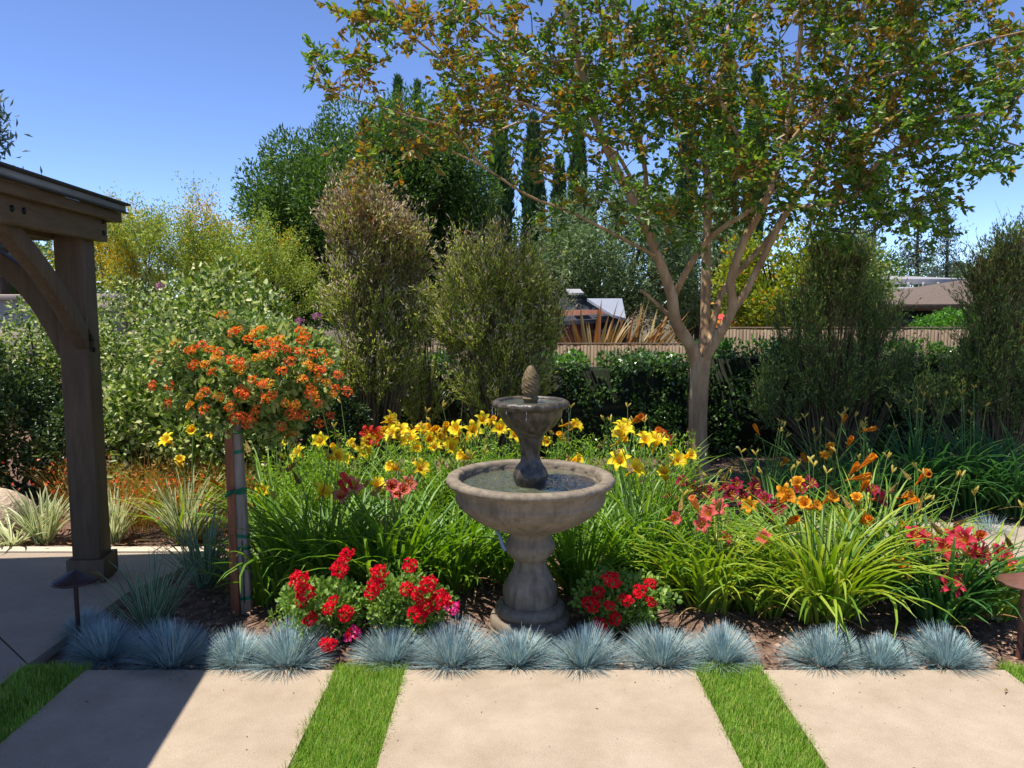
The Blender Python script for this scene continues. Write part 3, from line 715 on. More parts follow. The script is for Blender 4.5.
lt = empty('lantana_tree', (lx, ly, 0), 'orange and red flowering lantana grown as a small standard tree', 'flowering tree')
g = Geo(); tube(g, spline([(lx, ly, -0.1), (lx + 0.02, ly + 0.05, 0.5), (lx - 0.01, ly + 0.03, 0.95), (lx, ly, 1.1)], 16), np.linspace(0.022, 0.014, 16), 8)
lc = P(246, 378, 4.3)
for k in range(26):
    a = rng.uniform(0, 6.28); e = rng.uniform(0.1, 1.0)
    q = lc + np.array((math.cos(a) * 0.50 * e, math.sin(a) * 0.4 * e, rng.uniform(-0.25, 0.25)))
    tube(g, spline([(lx, ly, 0.95 + rng.uniform(-0.05, 0.1)), (np.array((lx, ly, 1.1)) + q) / 2 + (0, 0, 0.03), q], 8), np.linspace(0.009, 0.003, 9)[:len(spline([(0,0,0),(1,1,1),(2,2,2)], 8))], 5)
g.build('trunk', M['darktwig'], lt, smooth=True)
g = Geo()
cs, cr = ell_clumps(lc, (0.50, 0.38, 0.29), 110, 0.09, 0.6, 0.8, seed=4)
cloud(g, cs, cr, 13000, 0.038, 0.026, up=0.1, ovate=True)
g.build('foliage', M['lan_leaf'], lt)
def head_mesh(name, mats, n, R_, flor, dome=0.6):
    g = Geo()
    k = np.arange(n); ph = k * 2.39996; th = np.arccos(1 - dome * (k + 0.5) / n * 1.0) * 1.15
    d = np.stack([np.sin(th) * np.cos(ph), np.sin(th) * np.sin(ph), np.cos(th)], -1)
    d = unit(d + rng.normal(size=(n, 3)) * 0.16); c = d * np.array((R_, R_, R_ * 0.75)) * rng.uniform(0.72, 1.18, (n, 1))
    for j in range(4):
        e1 = unit(np.cross(d, np.array((0.3, 0.9, 0.1))) + rng.normal(size=(n, 3)) * 0.3); e2 = np.cross(d, e1)
        a = j * math.pi / 2 + ph
        dr = e1 * np.cos(a)[:, None] + e2 * np.sin(a)[:, None] + d * 0.45
        leaves(g, c, dr, flor * 1.05, flor * 0.95, (k % len(mats)))
    tube(g, [(0, 0, -R_ * 0.9), (0, 0, R_ * 0.3)], 0.002, 4, 0)
    return g.mesh(name, mats)
lan_meshes = [head_mesh('lantana_head', [M['lan_or'], M['lan_or'], M['lan_rd']], 22, 0.026, 0.0085), head_mesh('lantana_head_red', [M['lan_rd'], M['lan_or'], M['lan_rd']], 22, 0.027, 0.0085), head_mesh('lantana_head_gold', [M['lan_or'], M['palo_f'], M['lan_or']], 20, 0.025, 0.0085)]
def quat_to(dirv, spin=0):
    return Vector(dirv).to_track_quat('Z', 'Y') @ Quaternion((0, 0, 1), spin)
lan_px = [(176,344),(159,356),(157,364),(194,350),(202,346),(210,350),(219,352),(217,358),(234,333),(238,331),(227,318),(222,316),(195,366),(205,365),(232,361),(240,364),(242,371),(238,368),(260,345),(272,343),(277,348),(280,340),(263,357),(270,355),(256,358),(286,350),(302,341),(306,337),(300,332),(299,352),(308,365),(313,368),(320,371),(318,379),(326,383),(335,389),(333,395),(346,392),(338,376),(303,380),(310,388),(313,395),(318,404),(309,395),(252,380),(262,385),(267,384),(240,392),(246,395),(266,399),(272,396),(219,398),(206,392),(200,397),(191,406),(169,404),(153,386),(205,410),(293,408),(290,415),(297,417),(303,416),(296,404),(330,416),(319,423),(285,403),(236,418),(242,417),(249,420),(254,418),(247,424),(281,427),(292,433),(171,387),(213,373),(189,352),(248,340),(329,363),(290,362),(255,334),(262,330),(282,372),(230,408),(257,410),(322,353),(312,355)]
for i, (a, b_) in enumerate(lan_px):
    rx = (a - 246) / 100.0; rz_ = (378 - b_) / 62.0
    dep = math.sqrt(max(0.02, 1 - min(1, rx * rx + rz_ * rz_)))
    p = P(a, b_, 4.3 - 0.40 * dep - 0.03 + rng.uniform(-0.05, 0.03))
    dv = unit(np.array((rx * 0.5, -0.7, 0.7 + rz_ * 0.4)) + rng.normal(size=3) * 0.2)
    me = lan_meshes[1 if (b_ > 385 and rng.random() < 0.5) or rng.random() < 0.2 else (2 if rng.random() < 0.5 else 0)]
    place_mesh('flower_head', me, lt, p, quat_to(dv, rng.uniform(0, 6)), rng.uniform(0.9, 1.25))

# ------------------------------------------------------------------ daylilies
def lily_mesh(name, mat, open_=1.0, n=6):
    g = Geo(); K = 8; J = 4
    for p in range(6):
        a0 = p * math.pi / 3; wide = 0.040 if p % 2 == 0 else 0.028
        t = np.linspace(0, 1, K)
        r = 0.004 + (0.060 * t ** 1.35) * open_; z = 0.062 * np.sin(np.minimum(t * 1.9, 1.9) ) * (1.15 - 0.15 * open_) - 0.012 * t ** 4 * open_ + (1 - open_) * 0.05 * t
        w = wide * np.sin(np.clip(t * 0.93 + 0.05, 0, 1) * math.pi) ** 0.7
        s = np.linspace(-1, 1, J + 1)
        rr = r[:, None] + 0 * s[None]; ww = w[:, None] * s[None] / 2
        zz = z[:, None] + 0.10 * w[:, None] * np.abs(s[None]) + 0.0025 * np.sin(t[:, None] * 22 + p) * np.abs(s[None]) * t[:, None] + (0.001 if p % 2 else 0)
        x = rr * math.cos(a0) - ww * math.sin(a0); y = rr * math.sin(a0) + ww * math.cos(a0)
        V = np.stack([x, y, zz], -1).reshape(-1, 3)
        i = np.arange(K - 1)[:, None] * (J + 1); j = np.arange(J)[None]
        g.add(V, np.stack([i + j, i + j + 1, i + j + J + 2, i + j + J + 1], -1).reshape(-1, 4), 0)
    for k in range(6):
        a = k * 1.05 + 0.4
        q = np.array([(0, 0, 0.01), (0.008 * math.cos(a), 0.008 * math.sin(a), 0.05), (0.018 * math.cos(a), 0.018 * math.sin(a), 0.075)])
        tube(g, q, [0.0009, 0.0009, 0.0022], 4, 1)
    tube(g, [(0, 0, -0.035), (0, 0, -0.01), (0, 0, 0.012)], [0.003, 0.005, 0.006], 6, 0)
    return g.mesh(name, [mat, M['anther']], smooth=True)
LM = {k: [lily_mesh('daylily_' + k, M[m], 1.0), lily_mesh('daylily_half_' + k, M[m], 0.62), lily_mesh('daylily_narrow_' + k, M[m], 0.22)] for k, m in
      (('yellow', 'p_yel'), ('orange', 'p_or'), ('red', 'p_red'), ('crimson', 'p_crim'), ('coral', 'p_cor'), ('salmon', 'p_pink'), ('rose', 'p_rose'))}
def bud_mesh():
    g = Geo(); tube(g, [(0, 0, 0), (0, 0, 0.012), (0, 0, 0.03), (0, 0, 0.046), (0, 0, 0.055)], [0.0025, 0.005, 0.0075, 0.006, 0.001], 7)
    return g.mesh('bud', [M['bud']], smooth=True)
BUD = bud_mesh()
M['p_wilt'] = petalmat('petal_wilted', (0.36, 0.14, 0.05), (0.30, 0.22, 0.06))
WILT = lily_mesh('wilted_lily', M['p_wilt'], 0.12)
FS = dict(yellow=1.08, orange=0.98, red=1.1, crimson=0.98, coral=0.95, salmon=1.05, rose=1.05)

def leafmix(g, n, c, spread, length, width, lean=(0.05, 0.7), bend=(0.7, 1.9), mids=None, strips=2, fold=0.3, power=1.5):
    a = rng.uniform(0, 6.283, n); r = spread * np.sqrt(rng.random(n))
    base = np.stack([c[0] + r * np.cos(a), c[1] + r * np.sin(a), np.full(n, -0.04)], -1)
    az = a + rng.normal(size=n) * 0.5
    blades(g, base, az, rng.uniform(*lean, n), rng.uniform(*bend, n), length * rng.uniform(0.6, 1.15, n), width * rng.uniform(0.7, 1.2, n), seg=8, strips=strips, fold=fold, power=power, mids=mids, tw=0.25)

def daylily(px, d, label, mat, nb=110, length=0.72, width=0.019, spread=0.14, flowers=(), buds=4, dry=6, group='daylily clumps in the bed', bend=(0.7, 1.9), stalks=True, fs=1.0):
    x = PX(px, d)
    t = empty('daylily', (x, d, 0), label, 'daylily', group)
    g = Geo(); leafmix(g, nb, (x, d), spread, length, width * 1.3, bend=bend)
    g.build('foliage', M[mat], t)
    if dry:
        g = Geo(); leafmix(g, dry, (x, d), spread, length * 0.7, width * 0.7, lean=(0.7, 1.3), bend=(0.8, 1.3)); g.build('dry_foliage', M['lily_dry'], t)
    for (kind, fx_, fy_) in flowers:
        dd = d + rng.uniform(-0.16, 0.12)
        p = P(fx_, fy_, dd)
        b0 = np.array((x + rng.uniform(-1, 1) * spread * 0.6, d + rng.uniform(-1, 1) * spread * 0.5, -0.03))
        face = unit(np.array((rng.uniform(-0.8, 0.8), -0.75 + rng.uniform(-0.3, 0.5), 0.45 + rng.uniform(-0.25, 0.5))))
        end = p - face * 0.035
        mid = (b0 + end) / 2; mid[2] = b0[2] + (end[2] - b0[2]) * 0.6; mid[0] += (b0[0] - end[0]) * 0.15
        g = Geo(); sp = spline([b0, mid, end - np.array((0, 0, 0.05)) * 0.6, end], 14); tube(g, sp, np.linspace(0.0048, 0.0026, len(sp)), 5)
        st = g.build('flower_stalk', M['scape'], t, smooth=True)
        u = rng.random() + (0.3 if kind == 'orange' else 0); me = LM[kind][0 if u < 0.62 else (1 if u < 0.85 else 2)]
        place_mesh('flower', me, st, p - face * 0.03, quat_to(face, rng.uniform(0, 6)), fs * FS[kind] * rng.uniform(0.85, 1.12))
        if rng.random() < 0.7:
            for q in range(rng.integers(1, 4)):
                dv = unit(np.array((rng.uniform(-0.7, 0.7), rng.uniform(-0.5, 0.3), 0.8)))
                place_mesh('bud', BUD, st, sp[-3] + dv * 0.004, quat_to(dv), rng.uniform(0.6, 1.1))
    for k in range(2 if flowers else 0):
        q = np.array((x + rng.uniform(-0.2, 0.2), d + rng.uniform(-0.2, 0.1), length * rng.uniform(0.8, 0.98))); b0 = np.array((x, d, -0.03)); g = Geo()
        sp = spline([b0, (b0 * 0.5 + q * 0.5) * (1, 1, 1.1), q], 10); tube(g, sp, np.linspace(0.0042, 0.002, len(sp)), 5); st = g.build('flower_stalk', M['scape'], t, smooth=True)
        place_mesh('wilted_flower', WILT, st, q, quat_to(unit(np.array((rng.uniform(-0.6, 0.6), rng.uniform(-0.6, 0.4), -0.5)))), rng.uniform(0.6, 0.9))
    for k in range(buds):
        h = length * rng.uniform(0.9, 1.2)
        q = np.array((x + rng.uniform(-0.22, 0.22), d + rng.uniform(-0.2, 0.2), h))
        g = Geo(); b0 = np.array((x + rng.uniform(-0.06, 0.06), d, -0.03)); sp = spline([b0, (b0 * 0.5 + q * 0.5) * (1, 1, 1.1), q], 10); tube(g, sp, np.linspace(0.0042, 0.002, len(sp)), 5)
        st = g.build('flower_stalk', M['scape'], t, smooth=True)
        for r_ in range(3):
            dv = unit(np.array((rng.uniform(-0.8, 0.8), rng.uniform(-0.5, 0.5), 0.7))); place_mesh('bud', BUD, st, q - (0, 0, 0.006 * r_), quat_to(dv), rng.uniform(0.5, 1.0))
    return t

Yl, Or, Rd, Cr, Co, Sa, Ro = 'yellow', 'orange', 'red', 'crimson', 'coral', 'salmon', 'rose'
# left of the fountain
daylily(322, 4.6, 'dark green daylily beside the grey stake, yellow flowers over salmon ones', 'lily_mid', 150, 0.78, 0.020, 0.17, [(Sa,349,482),(Sa,342,497),(Sa,352,487),(Yl,322,493),(Yl,333,457),(Sa,345,489)], 3)
daylily(392, 4.45, 'large arching green daylily clump behind the red geraniums, salmon flowers on top', 'lily_mid', 170, 0.80, 0.021, 0.18, [(Sa,396,493),(Sa,408,485),(Sa,402,492),(Yl,394,468),(Sa,391,487),(Yl,420,469),(Yl,377,486)], 2)
daylily(452, 4.6, 'green daylily clump touching the fountain bowl on the geranium side', 'lily_mid', 140, 0.72, 0.019, 0.16, [(Yl,465,457)], 3)
daylily(278, 5.35, 'green daylily clump behind the stakes with pale yellow trumpets', 'lily_mid', 110, 0.75, 0.018, 0.16, [(Yl,287,442),(Yl,263,491),(Yl,320,441),(Yl,300,455)], 3)
daylily(350, 5.6, 'yellow daylily clump topped by one dark red lily, beyond the salmon flowers', 'lily_mid', 120, 0.82, 0.018, 0.18, [(Rd,369,434),(Yl,363,452),(Rd,333,455),(Yl,388,421),(Yl,346,461),(Yl,375,440),(Yl,355,447),(Yl,340,452),(Yl,366,443),(Yl,394,436),(Rd,378,437),(Yl,381,430)], 3, fs=1.15)
daylily(420, 5.7, 'yellow daylily clump crowded with open flowers in front of the black hedge gap', 'lily_mid', 120, 0.82, 0.018, 0.18, [(Yl,408,437),(Yl,423,431),(Yl,435,448),(Yl,413,443),(Yl,400,433),(Yl,428,440),(Yl,418,429),(Yl,404,446),(Yl,431,433),(Yl,411,450),(Yl,441,443)], 3, fs=1.15)
daylily(470, 5.7, 'yellow daylily clump showing just above the upper left of the fountain bowl', 'lily_mid', 110, 0.82, 0.018, 0.18, [(Yl,445,431),(Yl,458,430),(Yl,453,440),(Yl,482,420),(Yl,490,424),(Yl,439,437),(Yl,466,443),(Yl,473,431),(Yl,500,428),(Yl,450,447)], 3, fs=1.15)
daylily(556, 5.7, 'yellow daylily clump seen between the fountain column and the right rim', 'lily_mid', 110, 0.82, 0.018, 0.18, [(Yl,514,436),(Yl,549,442),(Yl,566,425),(Yl,576,426),(Yl,564,440)], 3)
daylily(272, 4.40, 'low green daylily without flowers between the grey stake and the geraniums', 'lily_mid', 100, 0.55, 0.018, 0.13, [], 1, stalks=False)
daylily(508, 4.75, 'green daylily hidden behind the fountain pedestal', 'lily_mid', 110, 0.6, 0.018, 0.15, [], 1)
# right of the fountain
daylily(764, 4.22, 'small yellow-green daylily without flowers between the coral and the orange clumps', 'lily_yel', 90, 0.5, 0.018, 0.12, [], 1)
daylily(668, 4.45, 'mid-green daylily between the compact geranium and the coral clump', 'lily_mid', 110, 0.58, 0.018, 0.13, [], 1)
daylily(580, 4.55, 'green daylily clump close against the pedestal behind the small geranium', 'lily_mid', 130, 0.70, 0.018, 0.15, [(Yl,574,461)], 3)
daylily(636, 4.72, 'tall daylily clump with large bright yellow flowers near the tree trunk', 'lily_mid', 150, 0.84, 0.018, 0.16, [(Yl,620,462),(Yl,665,477),(Yl,687,457),(Yl,645,441),(Yl,622,433),(Yl,656,443),(Yl,676,461),(Yl,633,470)], 4, fs=1.08)
daylily(630, 5.5, 'daylily clump with two scarlet flowers above yellow ones in front of the hedge', 'lily_mid', 100, 0.86, 0.018, 0.16, [(Rd,635,421),(Rd,667,437),(Rd,661,441),(Yl,624,428),(Yl,620,437),(Yl,650,437),(Yl,617,443)], 3, fs=1.15)
daylily(712, 4.28, 'yellow-green daylily clump with coral flowers, directly behind the paired blue tufts', 'lily_yel', 190, 0.66, 0.018, 0.15, [(Co,697,507),(Co,709,515),(Co,725,538),(Co,719,508),(Co,764,538),(Co,670,519),(Co,703,524)], 4, bend=(0.8, 2.0))
daylily(700, 5.0, 'daylily clump with small dark crimson flowers at the foot of the tree trunk', 'lily_mid', 100, 0.62, 0.016, 0.18, [(Cr,695,489),(Cr,671,500),(Cr,686,484),(Cr,705,492),(Cr,736,485),(Cr,730,495),(Cr,722,488)], 4)
daylily(775, 4.9, 'daylily clump dense with crimson flowers between the coral and orange ones', 'lily_mid', 110, 0.62, 0.016, 0.2, [(Cr,758,495),(Cr,752,488),(Cr,770,518),(Cr,765,500),(Cr,809,485),(Cr,779,508),(Cr,745,500),(Or,750,506),(Cr,801,490)], 4)
daylily(822, 4.12, 'large yellow-green daylily clump with orange flowers and leaves arching over the slab edge', 'lily_yel', 240, 0.76, 0.021, 0.15, [(Or,786,493),(Or,799,487),(Or,805,505),(Or,790,522),(Or,813,507),(Or,784,500),(Or,828,500)], 4, bend=(0.8, 2.1))
daylily(868, 4.55, 'daylily clump of narrow orange trumpets pointing up beside a magenta bloom', 'lily_yel', 130, 0.74, 0.018, 0.16, [(Or,863,520),(Or,857,478),(Or,865,464),(Or,908,503),(Or,857,501),(Or,872,521),(Cr,878,499),(Cr,872,491),(Or,862,489),(Or,902,530),(Or,853,470)], 5)
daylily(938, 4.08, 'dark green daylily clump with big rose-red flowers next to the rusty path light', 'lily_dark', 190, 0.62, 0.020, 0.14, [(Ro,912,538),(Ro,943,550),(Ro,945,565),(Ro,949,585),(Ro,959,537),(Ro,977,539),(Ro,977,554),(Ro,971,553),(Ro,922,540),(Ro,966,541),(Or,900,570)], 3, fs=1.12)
daylily(990, 4.18, 'daylily clump with long yellow-green leaves falling behind the rusty path light', 'lily_yel', 90, 0.56, 0.020, 0.12, [(Ro,999,551),(Ro,1005,560),(Co,1003,572)], 2)
daylily(905, 4.75, 'daylily of bent green leaves with pale orange trumpets at the path edge', 'lily_mid', 80, 0.62, 0.016, 0.14, [(Or,930,474),(Or,921,478),(Or,905,497)], 3)
# far side of the bed, in the tree's shade
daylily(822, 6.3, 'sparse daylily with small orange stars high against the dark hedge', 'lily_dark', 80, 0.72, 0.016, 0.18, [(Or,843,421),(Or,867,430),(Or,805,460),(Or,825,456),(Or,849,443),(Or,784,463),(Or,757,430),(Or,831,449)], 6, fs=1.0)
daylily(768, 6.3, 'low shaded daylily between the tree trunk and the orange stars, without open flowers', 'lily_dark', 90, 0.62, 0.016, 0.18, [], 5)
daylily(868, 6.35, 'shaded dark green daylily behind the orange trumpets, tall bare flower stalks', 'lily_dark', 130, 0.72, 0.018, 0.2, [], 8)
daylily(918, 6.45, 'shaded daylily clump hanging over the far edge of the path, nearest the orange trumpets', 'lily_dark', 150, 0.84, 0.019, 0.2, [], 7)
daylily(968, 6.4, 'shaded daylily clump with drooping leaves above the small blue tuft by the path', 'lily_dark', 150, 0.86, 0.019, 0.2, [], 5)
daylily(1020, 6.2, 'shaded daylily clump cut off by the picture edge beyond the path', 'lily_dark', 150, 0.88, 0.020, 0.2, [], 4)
# left, between the stakes and the post
daylily(190, 5.6, 'thin daylily with loose yellow flowers under the lantana', 'lily_yel', 60, 0.6, 0.014, 0.16, [(Yl,192,430),(Yl,214,434),(Yl,180,463),(Yl,168,441),(Or,219,486)], 2)

# bright feathery perennials filling between the daylilies
def perennial(px, d, r, top, n, label):
    x = PX(px, d); t = empty('leafy_perennial', (x, d, 0), label, 'leafy plant', 'bright leafy perennials')
    g = Geo(); k = 46
    tips = []
    for i in range(k):
        a = rng.uniform(0, 6.28); rr_ = r * math.sqrt(rng.random()); h = top * rng.uniform(0.7, 1.05)
        b0 = np.array((x + rr_ * 0.4 * math.cos(a), d + rr_ * 0.4 * math.sin(a), -0.04)); e = np.array((x + rr_ * math.cos(a), d + rr_ * math.sin(a), h))
        sp = spline([b0, (b0 + e) / 2 + (0, 0, 0.03), e], 10); tube(g, sp, np.linspace(0.003, 0.0012, len(sp)), 4); tips.append(sp)
    g.build('stem', M['scape'], t)
    g = Geo(); S = np.concatenate([s[3:] for s in tips]); q = S[rng.integers(0, len(S), n)] + rng.normal(size=(n, 3)) * 0.022
    dd = rng.normal(size=(n, 3)) * 0.7 + (0, 0, 0.75); leaves(g, q, dd, rng.uniform(0.022, 0.05, n), rng.uniform(0.006, 0.011, n)); g.build('foliage', M['perennial'], t)
perennial(300, 5.1, 0.26, 0.70, 2400, 'bright green feathery plant behind the grey stake')
perennial(345, 5.2, 0.28, 0.76, 2600, 'bright green feathery plant under the dark red lily')
perennial(420, 5.25, 0.30, 0.76, 2800, 'bright green feathery plant below the crowd of yellow lilies')
perennial(488, 5.3, 0.30, 0.78, 2800, 'bright green feathery plant behind the fountain bowl, nearer the geraniums')
perennial(585, 5.3, 0.28, 0.74, 2400, 'bright green feathery plant rising over the far rim of the fountain bowl')
perennial(655, 5.15, 0.28, 0.80, 2600, 'bright green feathery plant beside the tree trunk among the large yellow flowers')

# ------------------------------------------------------------------ geraniums
ger_red = [head_mesh('geranium_head', [M['redp']], 26, 0.034, 0.016, 0.9), head_mesh('geranium_head_small', [M['redp']], 18, 0.027, 0.015, 0.9)]
ger_pink = head_mesh('geranium_head_pink', [M['pinkp'], M['redp'], M['pinkp']], 22, 0.03, 0.015, 0.9)
def geranium(px, d, rx, ry, h, n, heads, label):
    x = PX(px, d); t = empty('geranium', (x, d, 0), label, 'geranium', 'red geraniums')
    c = np.array((x, d, h * 0.42)); g = Geo()
    cs, cr = ell_clumps(c, (rx, ry, h * 0.45), 64, 0.06, 0.4, 0.02)
    cloud(g, cs, cr, n, 0.027, 0.024, up=0.5, ovate=True); g.build('foliage', M['ger'], t)
    for (a, b_) in heads:
        dd = d - ry * 0.95 + rng.uniform(-0.04, 0.06)
        # heads low in the picture stand on the near side of the plant
        p = P(a, b_, dd)
        if p[2] < 0.05:
            dd = d - ry * 1.0 - 0.05; p = P(a, b_, dd)
        p[2] = max(p[2], 0.05)
        b0 = np.array((x + (p[0] - x) * 0.5, d + (p[1] - d) * 0.3, 0.02)); g = Geo()
        sp = spline([b0, (b0 + p) / 2 + (0, 0, 0.04), p], 8); tube(g, sp, 0.0026, 5)
        st = g.build('flower_stalk', M['scape'], t)
        dv = unit(np.array((rng.uniform(-0.4, 0.4), -0.6, 0.8)))
        place_mesh('flower_head', ger_pink if (a, b_) in ((453, 608), (353, 634)) else ger_red[rng.integers(0, 2)], st, p, quat_to(dv, rng.uniform(0, 6)), rng.uniform(0.85, 1.2))
geranium(322, 3.84, 0.25, 0.2, 0.33, 2500, [(302,603),(334,601),(310,619),(328,609),(299,580),(353,634),(332,646),(326,657),(345,614),(341,569),(347,556),(306,592)], 'red geranium spilling between the blue tufts nearest the stakes')
geranium(402, 3.88, 0.26, 0.2, 0.33, 2600, [(377,585),(379,573),(410,566),(406,589),(418,594),(429,585),(437,603),(418,614),(453,608),(372,592),(425,607),(443,598)], 'red and pink geranium between the stake-side geranium and the fountain')
geranium(622, 3.93, 0.24, 0.19, 0.32, 2300, [(598,593),(611,581),(591,604),(609,606),(626,600),(615,619),(600,628),(650,584),(650,602),(640,592)], 'compact red geranium on the tree side of the fountain pedestal')

# ------------------------------------------------------------------ blue fescue tufts along the edge
def fescue(px, py, r, label, n=1500):
    # py = row of the tuft's near foot
    lo, hi = 2.0, 8.0
    for _ in range(40):
        md = (lo + hi) / 2
        ang = math.atan(EYE / md) - PITCH; yy = 384 + FPX * math.tan(ang)
        if yy > py: lo = md
        else: hi = md
    d = max(lo + r * 0.72, EDGE + r * 0.6)
    x = PX(px, d, 0.05)
    t = empty('blue_fescue', (x, d, 0), label, 'blue grass tuft', 'blue fescue tufts')
    g = Geo()
    a = rng.uniform(0, 6.283, n); u_ = rng.random(n); rr_ = 0.36 * r * np.sqrt(u_)
    base = np.stack([x + rr_ * np.cos(a), d + rr_ * np.sin(a), np.full(n, -0.03)], -1)
    lean = 0.05 + 1.42 * u_ ** 0.62 + rng.normal(size=n) * (0.14 + 0.08 * (px % 3))
    blades(g, base, a + rng.normal(size=n) * 0.3, lean, rng.uniform(0.0, 0.35, n), r * (1.06 + 0.12 * np.sin(a * 2 + px)) * rng.uniform(0.84, 1.10, n), rng.uniform(0.0018, 0.003, n), seg=4, strips=1, fold=0, power=1.6, taper=0.7)
    g.build('blades', M['fescue'], t)
for a in [(104, 662, 0.165, 'blue fescue tuft behind the stem of the bronze path light'),
          (86, 640, 0.13, 'blue fescue tuft tucked behind the bronze path light, farthest from the slabs'),
          (172, 672, 0.195, 'wide blue fescue tuft in shade in front of the striped flax lily'),
          (236, 668, 0.145, 'small blue fescue tuft right on the shadow line below the stakes'),
          (288, 671, 0.19, 'sunlit blue fescue tuft against the stake-side geranium'),
          (391, 665, 0.15, 'blue fescue tuft between the two clumps of geranium, at the head of the lawn strip'),
          (452, 670, 0.18, 'blue fescue tuft beside the pink geranium head, before the fountain'),
          (517, 668, 0.155, 'blue fescue tuft directly in front of the fountain pedestal'),
          (584, 670, 0.165, 'blue fescue tuft below the compact geranium by the fountain'),
          (662, 669, 0.165, 'blue fescue tuft against the compact geranium, first of the touching pair by the lawn strip'),
          (722, 666, 0.155, 'blue fescue tuft standing at the head of the lawn strip under the coral daylily'),
          (824, 670, 0.165, 'blue fescue tuft under the big yellow-green daylily, the wider of a touching pair'),
          (880, 670, 0.135, 'low narrow blue fescue tuft under the big yellow-green daylily, the smaller of a touching pair'),
          (947, 669, 0.16, 'lone round blue fescue tuft in front of the rose-red daylily')]:
    fescue(*a)
fescue(1003, 612, 0.12, 'small blue fescue tuft half hidden behind the rusty path light', 300)
fescue(990, 534, 0.15, 'dull blue fescue tuft in shade at the far edge of the path', 300)

# ------------------------------------------------------------------ striped flax lilies
def flaxlily(px, d, n, length, width, label, mids, lean=(0.05, 0.75), bend=(0.1, 0.9)):
    x = PX(px, d); t = empty('flax_lily', (x, d, 0), label, 'striped plant', 'striped flax lilies')
    g = Geo(); leafmix(g, n, (x, d), 0.07, length, width, lean=lean, bend=bend, mids=([1, 1, 0, 1] if mids == 'flax_w' else [1, 0, 0, 1]), strips=4, fold=0.25, power=2.0)
    g.build('foliage', [M['flax_g'], M[mids]], t)
flaxlily(153, 3.95, 70, 0.42, 0.016, 'green and silver striped flax lily in front of the stakes beside the path light', 'flax_s')
flaxlily(206, 4.62, 90, 0.52, 0.015, 'tall dull striped flax lily between the patio and the stakes', 'flax_s')
flaxlily(42, 5.5, 80, 0.42, 0.026, 'cream striped flax lily by the boulder', 'flax_w')
flaxlily(112, 5.5, 70, 0.42, 0.026, 'cream striped flax lily just behind the timber post', 'flax_w')
flaxlily(186, 5.5, 90, 0.50, 0.026, 'cream striped flax lily at the end of the sunlit kerb', 'flax_w')
flaxlily(12, 5.42, 44, 0.36, 0.024, 'pale straw-coloured flax lily lying toward the kerb by the boulder', 'flax_w', (0.5, 1.1), (0.3, 0.9))

# rusty fine-leaved grasses behind them
for (px, d, n, ln, lab) in ((142, 5.8, 420, 0.55, 'rusty orange fine-bladed grass beside the timber post'), (178, 5.95, 420, 0.58, 'rusty olive fine-bladed grass in the middle of its row'), (222, 5.8, 380, 0.52, 'rusty red fine-bladed grass behind the stakes'), (88, 6.3, 300, 0.48, 'olive fine-bladed grass between the timber post and the boulder')):
    x = PX(px, d); t = empty('rusty_grass', (x, d, 0), lab, 'ornamental grass', 'rusty ornamental grasses')
    g = Geo(); a = rng.uniform(0, 6.283, n); r_ = 0.20 * np.sqrt(rng.random(n))
    base = np.stack([x + r_ * np.cos(a), d + r_ * np.sin(a), np.full(n, -0.03)], -1)
    blades(g, base, a + rng.normal(size=n) * 0.5, rng.uniform(0.0, 0.7, n), rng.uniform(0.1, 0.9, n), ln * rng.uniform(0.6, 1.2, n), rng.uniform(0.002, 0.005, n), seg=4, strips=1, fold=0)
    q = base + np.stack([rng.normal(size=n) * 0.14, rng.normal(size=n) * 0.12, rng.uniform(0.2, ln * 0.9, n)], -1)
    leaves(g, q, rng.normal(size=(n, 3)) + (0, 0, 0.8), 0.035, 0.010)
    g.build('foliage', M['tuft_g'], t)
    g = Geo(); k = 60; q = np.stack([x + rng.normal(size=k) * 0.2, d - 0.1 + rng.normal(size=k) * 0.12, rng.uniform(0.18, 0.42, k)], -1)
    leaves(g, q, rng.normal(size=(k, 3)), 0.03, 0.022); g.build('blossom', M['lan_rd'], t)

# boulder
g = Geo(); bx, by = PX(-14, 5.8), 5.8
th = np.linspace(0, math.pi * 0.62, 16); prof = [(math.sin(t_) * 0.31, math.cos(t_) * 0.26) for t_ in th]
def rmod(r, z, a, k):
    f = 1 + 0.12 * np.sin(a * 2 + 1) + 0.07 * np.sin(a * 5 + z * 6) + 0.04 * np.sin(a * 9 - z * 11)
    return r * f, z * (1 + 0.12 * np.cos(a + 0.6))
lathe(g, prof, 40, (bx, by, 0.02), rmod); tag(g.build('boulder', M['rock'], smooth=True), 'pale tan boulder behind the striped plants beyond the patio kerb', 'boulder')

# ------------------------------------------------------------------ shrubs
def bush(name, c, r, nc, cr, nl, ll, lw, mat, label, cat='shrub', shell=0.7, up=0.2, mats=None, mfun=None, stems=10, group=None, stemmat='darktwig', core=None):
    x, y = c[0], c[1]; t = empty(name, (x, y, 0), label, cat, group)
    g = Geo()
    for k in range(stems):
        d_ = ball_dirs(1)[0] * np.array(r) * 0.75; e = np.array(c) + d_ * np.array((1, 1, 0.8)); b0 = np.array((x + rng.uniform(-0.1, 0.1), y + rng.uniform(-0.1, 0.1), -0.05))
        sp = spline([b0, (b0 + e) / 2 + rng.normal(size=3) * 0.06, e], 10); tube(g, sp, np.linspace(0.022, 0.006, len(sp)), 5)
    g.build('stem', M[stemmat], t)
    cs, cr_ = ell_clumps(c, r, nc, cr, shell)
    g = Geo(); cloud(g, cs, cr_, nl, ll, lw, up=up, mfun=mfun, ovate=True); g.build('foliage', mats or M[mat], t)
    return t
c = P(215, 355, 6.6)
